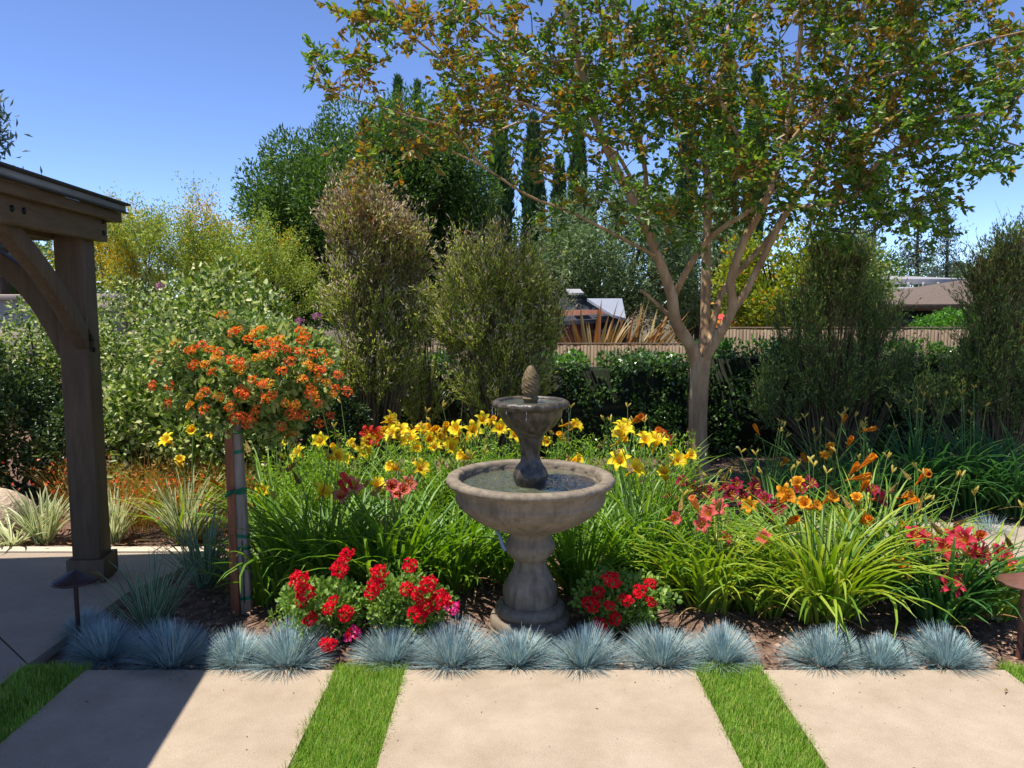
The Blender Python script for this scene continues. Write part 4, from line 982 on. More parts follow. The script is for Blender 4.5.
lav = head_mesh('pink_head', [M['lavp']], 18, 0.028, 0.012, 0.9)
t = bush('variegated_shrub', (c[0], 6.6, 0.98), (0.85, 0.65, 0.95), 80, 0.24, 17000, 0.052, 0.032, 'vari', 'big cream and green variegated shrub behind the orange lantana')
for (a, b_) in ((160, 287), (317, 317), (300, 322)):
    place_mesh('flower_head', lav, t, P(a, b_, 5.98), quat_to((0, -0.6, 0.8)), 1.1)
c = P(30, 325, 7.2); bush('variegated_shrub', (c[0] + 0.05, 7.4, 1.15), (0.8, 0.5, 0.62), 90, 0.16, 7500, 0.042, 0.026, 'vari', 'cream and green shrub seen under the pavilion arch, in front of the pale wall')
c = P(120, 300, 8.2); bush('variegated_shrub', (c[0], 8.6, 0.9), (0.7, 0.6, 1.0), 90, 0.16, 7500, 0.042, 0.026, 'vari', 'yellowish variegated shrub between the timber post and the stucco pier')
for (px, d, z, r, lab) in ((25, 7.0, 0.62, (0.75, 0.55, 0.62), 'dark glossy shrub behind the boulder'), (115, 6.9, 0.5, (0.55, 0.5, 0.55), 'dark glossy shrub just behind the timber post'), (300, 7.2, 0.6, (0.6, 0.5, 0.62), 'dark glossy shrub between the lantana and the brown-tipped shrub'), (205, 7.0, 0.45, (0.6, 0.4, 0.45), 'dark glossy shrub in the shade under the variegated shrub'), (-60, 6.6, 0.7, (0.8, 0.6, 0.75), 'dark glossy shrub at the picture edge beyond the patio')):
    bush('dark_shrub', (PX(px, d, z), d, z), r, 90, 0.13, 9500, 0.045, 0.024, 'darkshrub', lab, group='dark glossy shrubs')

def lobed(px, d, lobes, label, mats, nleaf, brown=0.3, brown_z=1.4, tipp=0.5, ll=0.040, lw=0.0105):
    """upright shrub: stems rise to nodes inside the given lobes and break into fans of fine straight sprigs"""
    x = PX(px, d); t = empty('upright_shrub', (x, d, 0), label, 'shrub', 'tall upright fine-leaved shrubs')
    g = Geo(); gl = Geo(); Q = []; D = []; MI = []
    A_ = np.array([rx * ry for _, _, rx, ry, _ in lobes]); nodes = []
    for (cx, cy, rx, ry, k) in lobes:
        c = P(cx, cy, d); sx = rx / FPX * d; sz = ry / FPX * d; org = c - np.array((0, 0, sz * 1.35))
        for q in range(k):
            v = ball_dirs(1)[0] * (rng.random() ** 0.4) * 0.82
            p = c + v * np.array((sx, min(sx, sz) * 0.9, sz)); p[2] = max(p[2], 0.1); nodes.append((p, org))
    for (p, org) in nodes:
        org = np.array((org[0], org[1], max(org[2], -0.1)))
        b0 = np.array((x + rng.normal() * 0.05, d + rng.normal() * 0.05, -0.05))
        if rng.random() < 0.6:
            m_ = b0 * 0.5 + org * 0.5 if org[2] > 0.3 else (b0 + p) / 2
            sp = spline([b0, m_ + rng.normal(size=3) * 0.03, p], 10); tube(g, sp, np.linspace(0.012, 0.003, len(sp)), 5)
        ax0 = unit(p - org + np.array((0, 0, 0.05)))
        nsp = int(rng.integers(8, 13)); per = max(4, int(nleaf / len(nodes) / nsp))
        bnode = np.clip(brown + (p[2] - brown_z) * 0.8 + rng.normal() * 0.22, 0.02, 0.92)
        for q in range(nsp):
            ax = unit(ax0 + rng.normal(size=3) * 0.34 + (0, 0, 0.15)); ln_ = rng.uniform(0.14, 0.36) * (1.6 if rng.random() < 0.12 else 1.0); e = p + ax * ln_
            s0 = p - ax * 0.05; tube(g, [s0, e], [0.0026, 0.0010], 3, cap=False)
            s_ = rng.random(per)
            Q.append(s0 + (e - s0) * s_[:, None] + rng.normal(size=(per, 3)) * 0.008); D.append(ax * 1.0 + rng.normal(size=(per, 3)) * 0.36)
            m = np.where(rng.random(per) < bnode, 1, 0); m = np.where((s_ > 0.78) & (rng.random(per) < tipp), 2, m); MI.append(m)
    Q = np.concatenate(Q); D = np.concatenate(D); MI = np.concatenate(MI); n = len(Q)
    leaves(gl, Q, D, ll * rng.uniform(0.7, 1.4, n), lw * rng.uniform(0.7, 1.3, n), MI)
    g.build('stem', M['olivetwig'], t); gl.build('foliage', mats, t)
oli = [M['olive_shrub'], M['brown_shrub'], M['silver_tip']]
lobed(372, 7.3, [(362, 232, 44, 48, 90), (362, 305, 44, 55, 80), (372, 375, 46, 42, 90), (412, 262, 22, 42, 32), (405, 330, 26, 40, 30)], 'tallest brown-tipped upright shrub, before the round tree', oli, 40000, 0.02, 1.40, 0.55)
lobed(492, 7.2, [(492, 285, 58, 50, 110), (500, 345, 60, 50, 90), (498, 390, 52, 36, 90), (458, 330, 26, 36, 26), (545, 330, 18, 40, 20)], 'olive-green upright shrub with pale tips, behind the fountain', oli, 42000, 0.10, 2.1, 0.45)
lobed(425, 7.7, [(428, 320, 18, 42, 18), (420, 400, 26, 30, 24)], 'shorter green upright shrub filling between its two taller neighbours', oli, 7000, 0.2, 2.1, 0.4)
grn = [M['green_shrub'], M['brown_shrub'], M['olive_shrub']]
lobed(838, 7.7, [(838, 290, 36, 44, 60), (870, 330, 28, 46, 40), (800, 335, 26, 46, 36), (835, 385, 56, 42, 80), (780, 400, 34, 36, 34), (890, 385, 30, 34, 26), (822, 262, 18, 26, 14), (856, 270, 16, 24, 10)], 'dark green upright shrub in the shade in front of the shingled house', grn, 34000, 0.06, 2.0, 0.25)
lobed(1000, 7.2, [(1000, 285, 36, 38, 50), (990, 345, 38, 45, 60), (1010, 400, 50, 42, 70), (965, 390, 26, 36, 26), (978, 300, 18, 28, 12), (925, 410, 26, 26, 16), (1024, 262, 16, 22, 10)], 'upright shrub with brown twiggy top at the picture edge, beyond the path', grn, 30000, 0.15, 1.6, 0.4)

# ------------------------------------------------------------------ hedge
def hedge(x0, x1, y0, y1, top, n, label, newtop=0.0):
    t = empty('hedge', ((x0 + x1) / 2, y0, 0), label, 'hedge')
    g = Geo(); box(g, ((x0 + x1) / 2, (y0 + y1) / 2, top / 2 - 0.09), (x1 - x0 - 0.2, y1 - y0 - 0.2, top - 0.12)); g.build('dark_core', M['core'], t)  # near-black solid box stands in for the hedge's dark inside
    g = Geo(); k = int((x1 - x0) * 60)
    # lumps over front and top
    cx = rng.uniform(x0, x1, k); fr = rng.random(k) < 0.68
    cy = np.where(fr, y0 + 0.10 + rng.uniform(-0.04, 0.08, k), rng.uniform(y0, y1, k)); cz = np.where(fr, rng.uniform(0.0, top - 0.08, k), top - 0.08 + rng.uniform(-0.05, 0.05, k))
    cs = np.stack([cx, cy, cz], -1); cr = rng.uniform(0.07, 0.15, k)
    def mf(pos, idx):
        return np.where((pos[:, 2] > top - 0.07) & (rng.random(len(pos)) < newtop * (0.5 + 0.5 * np.sin(pos[:, 0] * 3.3))), 1, 0)
    cloud(g, cs, cr, n, 0.05, 0.032, mfun=mf, shell=0.5); g.build('foliage', [M['hedge'], M['hedge_new']], t)
hedge(PX(300, 8.9), PX(690, 8.9), 8.55, 9.3, 1.09, 26000, 'clipped dark green hedge behind the fountain', 0.7)
hedge(PX(692, 8.9), PX(1130, 8.9), 8.60, 9.3, 1.22, 24000, 'taller clipped dark green hedge on the far side of the tree trunk', 0.8)

# ------------------------------------------------------------------ fence
def fence(x0, x1, y, top, label, bw=0.045):
    t = empty('timber_fence', ((x0 + x1) / 2, y, 0), label, 'fence', 'timber fence behind the hedge')
    g = Geo(); x = x0
    while x < x1:
        h = top + rng.uniform(-0.006, 0.006); box(g, (x + bw / 2, y + rng.uniform(-0.004, 0.004), h / 2), (bw - 0.006, 0.016, h)); x += bw
    g.build('boards', M['fence'], t)
    g = Geo(); box(g, ((x0 + x1) / 2, y + 0.006, top + 0.022), (x1 - x0, 0.028, 0.02)); g.build('cap_rail', M['fence'], t, bevel=0.004)
    k = int((x1 - x0) / 2.2) + 2
    for xx in np.linspace(x0, x1, k):
        g = Geo(); box(g, (xx, y + 0.06, top / 2), (0.09, 0.09, top)); g.build('post', M['fence'], t)
fence(PX(300, 10.2), PX(700, 10.2), 10.2, 1.14, 'low weathered timber fence before the bronze flax')
fence(PX(703, 10.2), PX(960, 10.2), 10.2, 1.35, 'taller timber fence before the shingled house')
fence(PX(962, 10.25), PX(1160, 10.25), 10.25, 1.28, 'timber fence behind the twiggy upright shrub', 0.14)
fence(PX(-120, 10.4), PX(298, 10.4), 10.4, 0.95, 'low timber fence behind the variegated shrub')

# ------------------------------------------------------------------ crape myrtle
TX, TD = PX(698, 7.4), 7.4
tree = empty('crape_myrtle_tree', (TX, TD, 0), 'multi-stemmed crape myrtle with smooth tan trunk and bronze-tipped leaves by the hedge', 'tree')
def LP(pts, d0, d1):
    n = len(pts); return [P(a, b_, d0 + (d1 - d0) * i / (n - 1)) for i, (a, b_) in enumerate(pts)]
limbs = []     # (points, r0, r1)
def limb(pts, d0, d1, r0, r1): limbs.append((spline(LP(pts, d0, d1), 8 * len(pts)), r0 * 0.74, r1 * 0.74))
g = Geo()
tk = spline([(TX + 0.02, TD, -0.1), (TX + 0.0, TD, 0.15), (TX - 0.015, TD, 0.6), (TX - 0.01, TD, 0.95), (TX, TD, 1.19)], 30)
rad = np.interp(tk[:, 2], [-0.1, 0.05, 0.5, 1.0, 1.2], [0.125, 0.094, 0.084, 0.090, 0.094])
m_ = 20; a = np.arange(m_) * 2 * math.pi / m_
V = []
for p, r_ in zip(tk, rad):
    f = 1 + 0.08 * np.sin(a * 3 + p[2] * 1.4) + 0.05 * np.sin(a * 5 - p[2] * 2 + 1)
    V.append(np.stack([p[0] + r_ * f * np.cos(a), p[1] + r_ * f * np.sin(a), np.full(m_, p[2])], -1))
V = np.concatenate(V); i = np.arange(len(tk) - 1)[:, None] * m_; j = np.arange(m_)[None]
g.add(V, np.stack([i + j, i + (j + 1) % m_, i + m_ + (j + 1) % m_, i + m_ + j], -1).reshape(-1, 4))
limb([(697, 366), (692, 348), (676, 322), (671, 293), (657, 255), (640, 215), (612, 160), (590, 105), (575, 45), (560, -10), (545, -60)], 7.4, 6.6, 0.088, 0.022)
limb([(673, 300), (684, 276), (704, 244), (725, 226), (745, 214), (775, 190)], 7.35, 6.3, 0.045, 0.02)
limb([(660, 265), (652, 235), (648, 205), (643, 157), (628, 90), (618, 20), (610, -60)], 7.2, 7.6, 0.042, 0.016)
limb([(700, 366), (705, 330), (706, 267), (708, 198), (706, 150), (716, 90), (730, 20), (740, -60)], 7.42, 8.3, 0.078, 0.022)
limb([(702, 364), (716, 340), (732, 310), (731, 280), (745, 239), (763, 207), (778, 165), (790, 110), (800, 40), (805, -50)], 7.4, 6.4, 0.072, 0.02)
limb([(731, 312), (742, 298), (754, 276), (777, 230), (790, 208), (822, 160), (838, 120), (850, 60), (870, -20)], 7.3, 7.0, 0.052, 0.02)
limb([(708, 345), (716, 312), (727, 285), (768, 239), (800, 190), (835, 165), (880, 120), (920, 60)], 7.45, 8.2, 0.050, 0.016)
limb([(790, 208), (825, 205), (854, 197), (877, 163), (915, 138), (950, 120), (1004, 109), (1024, 91), (1060, 60)], 7.05, 6.3, 0.036, 0.014)
limb([(877, 163), (925, 150), (965, 128), (1000, 140), (1030, 150)], 6.8, 6.2, 0.018, 0.008)
limb([(706, 215), (690, 180), (676, 130), (668, 70), (660, 0)], 7.7, 8.4, 0.035, 0.012)
limb([(630, 176), (612, 150), (570, 128), (530, 121), (505, 128), (480, 140)], 6.9, 6.3, 0.024, 0.010)
limb([(655, 256), (625, 240), (575, 214), (529, 196), (482, 166), (439, 145), (400, 120)], 7.0, 5.9, 0.022, 0.007)
limb([(575, 128), (540, 110), (500, 95), (460, 73), (410, 35), (369, 6), (340, -20)], 6.5, 5.8, 0.020, 0.007)
limb([(482, 166), (450, 130), (409, 116), (366, 103), (336, 93), (305, 75)], 6.2, 5.7, 0.013, 0.004)
limb([(583, 59), (540, 60), (500, 40), (465, 10), (440, -20)], 6.7, 6.3, 0.018, 0.007)
limb([(778, 165), (800, 130), (850, 90), (905, 70), (970, 45), (1030, 30)], 6.6, 6.0, 0.026, 0.009)
limb([(745, 150), (720, 100), (690, 40), (680, -30)], 6.8, 5.9, 0.024, 0.01)
limb([(671, 318), (656, 303), (641, 290)], 7.35, 7.2, 0.028, 0.020)
for sp, r0, r1 in limbs:
    tube(g, sp, np.linspace(r0, r1, len(sp)), 10)
g.build('trunk', M['bark'], tree, smooth=True)
# foliage clumps: (px, py, rx, ry, count, bronze share)
crown = [(780, 60, 150, 70, 105, 0.45), (640, 60, 90, 70, 60, 0.25), (700, 140, 90, 60, 60, 0.28), (780, 170, 90, 55, 70, 0.3), (600, 100, 60, 80, 34, 0.2), (560, 60, 60, 60, 34, 0.4),
         (460, 30, 60, 26, 18, 0.45), (480, 85, 50, 36, 30, 0.55), (430, 125, 55, 34, 15, 0.7), (380, 150, 40, 34, 7, 0.7), (330, 75, 34, 22, 9, 0.4), (380, 20, 34, 20, 12, 0.35), (520, 150, 45, 35, 8, 0.25),
         (660, 210, 45, 30, 14, 0.15), (860, 100, 90, 60, 60, 0.35), (940, 50, 90, 50, 40, 0.35), (930, 130, 60, 50, 26, 0.0), (985, 120, 30, 60, 22, 0.0), (900, 190, 50, 36, 22, 0.1), (845, 205, 45, 28, 22, 0.15),
         (730, 215, 60, 25, 14, 0.15), (590, 190, 40, 40, 8, 0.3), (560, 225, 24, 30, 3, 0.3), (820, 10, 200, 40, 60, 0.4), (930, 215, 25, 25, 6, 0.1), (1000, 60, 40, 40, 10, 0.3)]
over = [(700, -90, 230, 80, 120, 0.5), (900, -80, 160, 70, 60, 0.5), (520, -60, 120, 50, 36, 0.5)]  # unseen crown above the view, added to shade hedge and ground
LPT = np.concatenate([sp[int(len(sp) * 0.35):] for sp, a_, b_ in limbs if a_ < 0.2]); 
gt = Geo(); QP = []; QD = []; QM = []
CL = []
for (cx, cy, rx, ry, cnt, br) in crown + over:
    for k in range(int(cnt * 1.35)):
        a_ = rng.uniform(0, 6.283); u = math.sqrt(rng.random()); px = cx + rx * u * math.cos(a_); py = cy + ry * u * math.sin(a_)
        far = abs(px - 700) / 330.0
        spread_ = 1.5 * max(0.30, 1 - far * 0.6)
        dm = 7.35 - 1.2 * min(1, far) * (1 if px < 700 else 0.7)
        c = P(px, py, dm + rng.uniform(-spread_, spread_)); CL.append((np.linalg.norm(LPT - c, axis=1).min(), c, br))
CL.sort(key=lambda q: q[0])
TW = [LPT]; cur = LPT
for q_, (d0_, c, br) in enumerate(CL):
    if q_ % 10 == 0: cur = np.concatenate(TW)
    dist = np.linalg.norm(cur - c, axis=1) + np.where(cur[:, 2] > c[2] + 0.05, 0.25, 0); b0 = cur[np.argmin(dist)]
    v = c - b0; ln0 = np.linalg.norm(v)
    mid = b0 + v * 0.5 + rng.normal(size=3) * 0.12 * ln0 + (0, 0, 0.10 * ln0)
    sp = spline([b0, mid, c], 8); tube(gt, sp, np.linspace(0.004 + 0.004 * min(1, ln0), 0.0016, len(sp)), 4, cap=False); TW.append(sp[2:])
    bz = rng.random() < min(0.9, br * 1.2 + 0.03)
    for q in range(rng.integers(2, 5)):
        dv = unit(unit(v) * 0.6 + rng.normal(size=3) * 0.7 + (0, 0, 0.1)); ln_ = rng.uniform(0.12, 0.30); e = c + dv * ln_ - (0, 0, 0.25 * ln_ * ln_)
        ss = spline([sp[-3], c, e], 6); tube(gt, ss[2:], 0.0016, 3, cap=False)
        nl = rng.integers(9, 17); s_ = rng.uniform(0.1, 1.0, nl)[:, None]
        QP.append(c * (1 - s_) + e * s_ + rng.normal(size=(nl, 3)) * 0.012)
        side = unit(np.cross(dv, (0.1, 0.2, 0.97))) * rng.choice([-1, 1], nl)[:, None]
        QD.append(dv * 0.6 + side * 0.75 + rng.normal(size=(nl, 3)) * 0.35 - (0, 0, 0.15))
        rv = rng.random(nl)
        QM.append(np.where(rv < (0.75 if bz else 0.05), 1, np.where(rng.random(nl) < 0.18, 2, 0)))
QP = np.concatenate(QP); QD = np.concatenate(QD); QM = np.concatenate(QM); n = len(QP)
gt.build('twigs', M['darktwig'], tree)
g = Geo(); leaves(g, QP, QD, rng.uniform(0.042, 0.080, n), rng.uniform(0.022, 0.036, n), QM, ovate=True); g.build('crown', [M['crape_g'], M['crape_o'], M['crape_y']], tree)
print('crape leaves', n)

# ------------------------------------------------------------------ trees beyond the fence
def ftree(name, px, d, zc, r, nc, cr, nl, ll, lw, mat, label, cat='tree', trunk=0.12, group='trees beyond the fence', shell=0.75, up=0.3, mats=None, mfun=None, core=False, limbs_=14, tm='darktwig', squash=1.0):
    x = PX(px, d, zc); t = empty(name, (x, d, 0), label, cat, group)
    g = Geo(); c = np.array((x, d, zc)); fork = max(0.3, zc - r[2] * 0.9)
    sp = spline([(x, d, -0.2), (x + 0.04, d, fork * 0.6), (x, d, fork + 0.1)], 12); tube(g, sp, np.linspace(trunk * 1.2, trunk, len(sp)), 10)
    for k in range(limbs_):
        e = c + ball_dirs(1)[0] * np.array(r) * 0.8; b0 = np.array((x, d, fork)); sp = spline([b0, (b0 + e) / 2 + (0, 0, 0.15), e], 12); tube(g, sp, np.linspace(trunk * 0.6, trunk * 0.12, len(sp)), 6)
    g.build('trunk', M[tm], t, smooth=True)
    cs, cr_ = ell_clumps(c, r, nc, cr, shell, 0.2)
    g = Geo(); cloud(g, cs, cr_, nl, ll, lw, up=up, mfun=mfun, squash=squash)
    g.build('crown', mats or M[mat], t); return t, c
# the big round tree
t, c = ftree('round_tree', 372, 18.0, 3.75, (2.62, 2.2, 2.25), 190, 0.55, 110000, 0.115, 0.042, 'bigtree', 'large dense round green tree behind the brown-tipped shrub', trunk=0.25, up=0.5)
ftree('round_tree', 446, 19.0, 2.8, (1.25, 1.6, 1.9), 120, 0.40, 36000, 0.115, 0.042, 'bigtree', 'dark green side tree joining the large round tree, behind the olive upright shrub', trunk=0.2, up=0.5)
ftree('dark_tree', 300, 17.0, 2.0, (0.8, 0.8, 1.1), 50, 0.3, 6000, 0.12, 0.04, 'bigtree', 'small dark tree under the round tree beside the yellow-flowering one', trunk=0.08)
# cypresses
def cypress(px, d, top_py, wpx, label, n=9000):
    x = PX(px, d, 4); top = P(px, top_py, d)[2]; r = wpx / 2 / FPX * d * 0.74
    t = empty('cypress_tree', (x, d, 0), label, 'cypress', 'slim cypresses beyond the fence')
    g = Geo(); tube(g, [(x, d, -0.2), (x, d, top * 0.5), (x, d, top * 0.97)], [0.12, 0.08, 0.015], 7); g.build('trunk', M['darktwig'], t)
    z = 0.3 + (top - 0.3) * rng.random(n); u = (z / top); w = r * np.minimum(1, 0.8 + 0.8 * u) * np.clip((1 - u) / 0.30, 0, 1) ** 0.6
    a = rng.uniform(0, 6.283, n); lob = 1 + 0.20 * np.sin(a * 3 + z * 2.1 + px) + 0.14 * np.sin(a * 5 - z * 4.3)
    rr_ = w * lob * (0.6 + 0.4 * np.sqrt(rng.random(n)))
    q = np.stack([x + rr_ * np.cos(a), d + rr_ * np.sin(a), z], -1)
    dd = np.stack([np.cos(a) * 0.35, np.sin(a) * 0.35, np.ones(n)], -1) + rng.normal(size=(n, 3)) * 0.22
    g = Geo(); leaves(g, q, dd, rng.uniform(0.14, 0.32, n), rng.uniform(0.04, 0.08, n)); g.build('crown', M['cypress'], t)
cypress(500, 25, 112, 27, 'cypress standing closest to the round tree, its whole top clear against sky')
cypress(533, 25, 118, 25, 'cypress second from the round tree, behind crape myrtle branches')
cypress(559, 27, 160, 17, 'short slim cypress third from the round tree')
cypress(578, 25, 130, 20, 'cypress fourth from the round tree, behind loose crape myrtle leaves')
cypress(400, 29, 80, 13, 'slim cypress tip rising above the top of the round tree')
cypress(419, 29, 84, 11, 'thinner cypress tip beside the other one above the round tree', 3500)
cypress(592, 32, 196, 9, 'tiny cypress tip above the olive tree', 2500)
cypress(612, 34, 200, 8, 'very small distant cypress tip above the olive tree near the tree limbs', 2000)
cypress(724, 24, 55, 26, 'tall cypress seen between the central crape myrtle stems')
cypress(752, 25, 70, 24, 'tall cypress seen just past the central crape myrtle stems')
cypress(686, 26, 90, 20, 'tall cypress seen behind the left limb of the crape myrtle')
# olive tree and other masses
ftree('olive_tree', 622, 17, 2.75, (1.75, 1.3, 1.6), 160, 0.34, 24000, 0.11, 0.032, 'olive', 'soft grey-green olive tree between the cypresses and the crape myrtle', up=0.4)
ftree('olive_tree', 700, 18, 2.55, (1.3, 1.2, 1.5), 90, 0.34, 12000, 0.11, 0.035, 'olive', 'grey-green tree behind the crape myrtle fork', up=0.4)
ftree('leafy_tree', 556, 18.5, 2.2, (0.9, 0.8, 0.9), 60, 0.25, 8000, 0.09, 0.035, 'bigtree', 'dark leafy tree behind the small dark-roofed shed', up=0.3, trunk=0.08)
def cit(pos, idx): return (rng.random(len(pos)) < 0.05).astype(int)
ftree('yellow_shrub', 782, 13, 1.80, (1.0, 0.8, 1.20), 100, 0.26, 13000, 0.085, 0.045, 'citrus', 'yellow-green shrub dotted with orange flowers over the fence', 'shrub', trunk=0.05, mats=[M['citrus'], M['orangef']], mfun=cit)
ftree('leafy_tree', 852, 14, 2.0, (0.55, 0.6, 0.85), 60, 0.24, 6500, 0.08, 0.035, 'lan_leaf', 'mixed green tree behind the shaded upright shrub', trunk=0.06)
ftree('leafy_tree', 1012, 16, 1.8, (0.8, 0.8, 1.0), 70, 0.26, 8000, 0.09, 0.035, 'olive', 'pale green tree over the far fence beside the shingled house', trunk=0.06)
ftree('leafy_tree', 1060, 15, 2.2, (1.3, 0.8, 1.3), 70, 0.26, 8000, 0.09, 0.035, 'green_shrub', 'dark green tree cut by the picture edge over the far fence', trunk=0.06)
# distant low greenery behind everything, each clump its own tree
for k, (px, d, zc, rx, rz_, lab) in enumerate(((60, 24, 1.9, 3.0, 1.7, 'broad distant tree behind the pale wall'), (-40, 22, 2.2, 2.6, 1.9, 'distant tree behind the pavilion post'), (250, 26, 1.9, 3.0, 1.6, 'distant tree behind the variegated shrub'), (545, 27, 2.4, 2.6, 2.0, 'distant tree at the foot of the cypresses'),
                                              (830, 30, 2.0, 3.2, 1.9, 'distant tree beyond the yellow-green shrub'), (925, 42, 2.3, 4.0, 1.6, 'far low tree right above the house roofs'), (1010, 38, 2.2, 3.5, 1.7, 'far low tree at the picture edge beyond the roofs'))):
    ftree('distant_tree', px, d, zc, (rx, 1.5, rz_), 80, 0.5, 9000, 0.20, 0.08, 'olive' if k in (0, 5, 6) else 'bigtree', lab, group='distant trees', trunk=0.15)

# palo verde with yellow flowers
def branchy(g, p, dv, ln, r, depth, tips, up=0.25, splay=0.5, n=3):
    e = p + dv * ln; mid = p + dv * ln * 0.5 + rng.normal(size=3) * ln * 0.05
    sp = spline([p, mid, e], 8); tube(g, sp, np.linspace(r, r * 0.6, len(sp)), 5 if depth < 2 else 3, cap=False)
    if depth <= 1: tips.append(sp)
    if depth == 0: return
    for k in range(n):
        d2 = unit(dv + rng.normal(size=3) * splay + (0, 0, up)); branchy(g, sp[-1 - (k % 3)], d2, ln * rng.uniform(0.6, 0.85), r * 0.55, depth - 1, tips, up, splay, n)
def wispy(px, d, label, r0, scale, nl, flowers, seedn=4, group=None, ll=0.055, base_py=None, nst=11):
    x = PX(px, d); t = empty('palo_verde_tree', (x, d, 0), label, 'tree', group); g = Geo(); tips = []
    for k in range(nst):
        a = k * 6.283 / nst + rng.uniform(-0.3, 0.3); dv = unit(np.array((math.cos(a) * 0.72, math.sin(a) * 0.5, 1.0)))
        branchy(g, np.array((x, d, 0.5)), dv, scale * rng.uniform(0.85, 1.1), r0, 4, tips, 0.22, 0.36, 3)
    tube(g, [(x, d, -0.2), (x, d, 0.55)], [r0 * 2.6, r0 * 2.2], 8); g.build('trunk', M['palobark'], t)
    S = np.concatenate(tips); q = S[rng.integers(0, len(S), nl)] + rng.normal(size=(nl, 3)) * 0.07
    w = np.zeros(nl)
    for (fx_, fy_, rr_) in flowers:
        c = P(fx_, fy_, d); dd = np.sqrt((q[:, 0] - c[0]) ** 2 + (q[:, 2] - c[2]) ** 2) / (rr_ / FPX * d); w = np.maximum(w, np.exp(-dd ** 2 * 1.2))
    mi = (rng.random(nl) < w * 0.72 + 0.03).astype(int)
    g = Geo(); leaves(g, q, rng.normal(size=(nl, 3)) * 0.6 + (0, 0, 0.6), ll * rng.uniform(0.6, 1.4, nl), ll * 0.36 * rng.uniform(0.7, 1.3, nl), mi); g.build('crown', [M['palo'], M['palo_f']], t)
M['palobark'] = noisemat('palo_verde_bark', [(0.09, 0.10, 0.03), (0.16, 0.15, 0.06)], 6, 0.7, 0.3, 30)
wispy(184, 14, 'wispy palo verde with yellow flowers on its lower side, beside the pavilion roof', 0.022, 1.20, 38000, [(112, 258, 34), (140, 215, 18), (215, 210, 20)])
wispy(250, 15, 'smaller wispy palo verde with a bright yellow top next to the round tree', 0.016, 0.95, 16000, [(255, 215, 28), (265, 225, 22), (235, 235, 20)], nst=6)

# bare-looking pines on the right, and one at the far left edge
def pine(px, d, top_py, wpx, label, n=1500):
    x = PX(px, d, 4); top = P(px, top_py, d)[2]; t = empty('pine_tree', (x, d, 0), label, 'pine', 'thin pines in the distance')
    g = Geo(); tube(g, [(x, d, -0.2), (x + 0.1, d, top * 0.5), (x, d, top)], [0.14, 0.09, 0.02], 6); Q = []
    W = wpx / 2 / FPX * d
    for k in range(34):
        z = top * rng.uniform(0.35, 0.98); a = rng.uniform(0, 6.28); l_ = W * (1.1 - 0.7 * z / top) * rng.uniform(0.5, 1.3); e = np.array((x + l_ * math.cos(a), d + l_ * math.sin(a), z + l_ * 0.3)); tube(g, [(x, d, z), (np.array((x, d, z)) + e) / 2 - (0, 0, 0.05), e], [0.03, 0.02, 0.01], 4)
        m = n // 34; s_ = rng.uniform(0.35, 1.05, m)[:, None]; Q.append(np.array((x, d, z)) * (1 - s_) + e * s_ + rng.normal(size=(m, 3)) * 0.16)
    g.build('trunk', M['darktwig'], t); q = np.concatenate(Q)
    g = Geo(); leaves(g, q, rng.normal(size=(len(q), 3)) + (0, 0, 0.6), 0.20, 0.05); g.build('crown', M['pine'], t)
pine(916, 34, 205, 46, 'thin see-through pine standing over the house roofs')
pine(946, 36, 215, 40, 'second see-through pine over the roofs, slightly shorter')
pine(872, 30, 175, 50, 'tall ragged pine rising beside the shaded upright shrub')
pine(-6, 16, 85, 46, 'dark needled pine top above the pavilion roof', 1500)

# bronze flax over the fence
x, d = PX(600, 11.0), 11.0
for (px, lab, ln, az0, n, d) in ((592, 'bronze-red sword-leaved flax in front of the small shed', 0.95, None, 46, 11.2), (636, 'striped tan flax leaning out beside the crape myrtle trunk', 1.05, 0.4, 34, 10.9)):
    x = PX(px, d); t = empty('bronze_flax', (x, d, 0), lab, 'flax plant', 'bronze flax over the fence')
    g = Geo(); a = rng.uniform(0, 6.283, n); base = np.stack([x + 0.2 * np.cos(a), d + 0.15 * np.sin(a), np.full(n, 0.75)], -1)
    if az0 is not None: a = rng.normal(size=n) * 0.7 + az0 * 0
    blades(g, base, a, rng.uniform(0.1, 0.85, n), rng.uniform(0.0, 0.35, n), ln * rng.uniform(0.6, 1.1, n), 0.062, seg=4, strips=2, fold=0.3, power=1.5); g.build('foliage', M['nzflax'], t)
    g = Geo(); tube(g, [(x, d, -0.1), (x, d, 0.8)], [0.12, 0.16], 10); g.build('trunk', M['darktwig'], t)

# ------------------------------------------------------------------ buildings
def quadprism(g, poly3, thick, mi=0):
    """flat polygon given a thickness straight down"""
    n = len(poly3); V = [np.array(p, float) for p in poly3]; V2 = [v - np.array((0, 0, thick)) for v in V]
    g.add(V + V2, [list(range(n))], mi); g.add(V + V2, [list(range(n, 2 * n))[::-1]], mi); g.add(V + V2, [(i, i + n, (i + 1) % n + n, (i + 1) % n) for i in range(n)], mi)
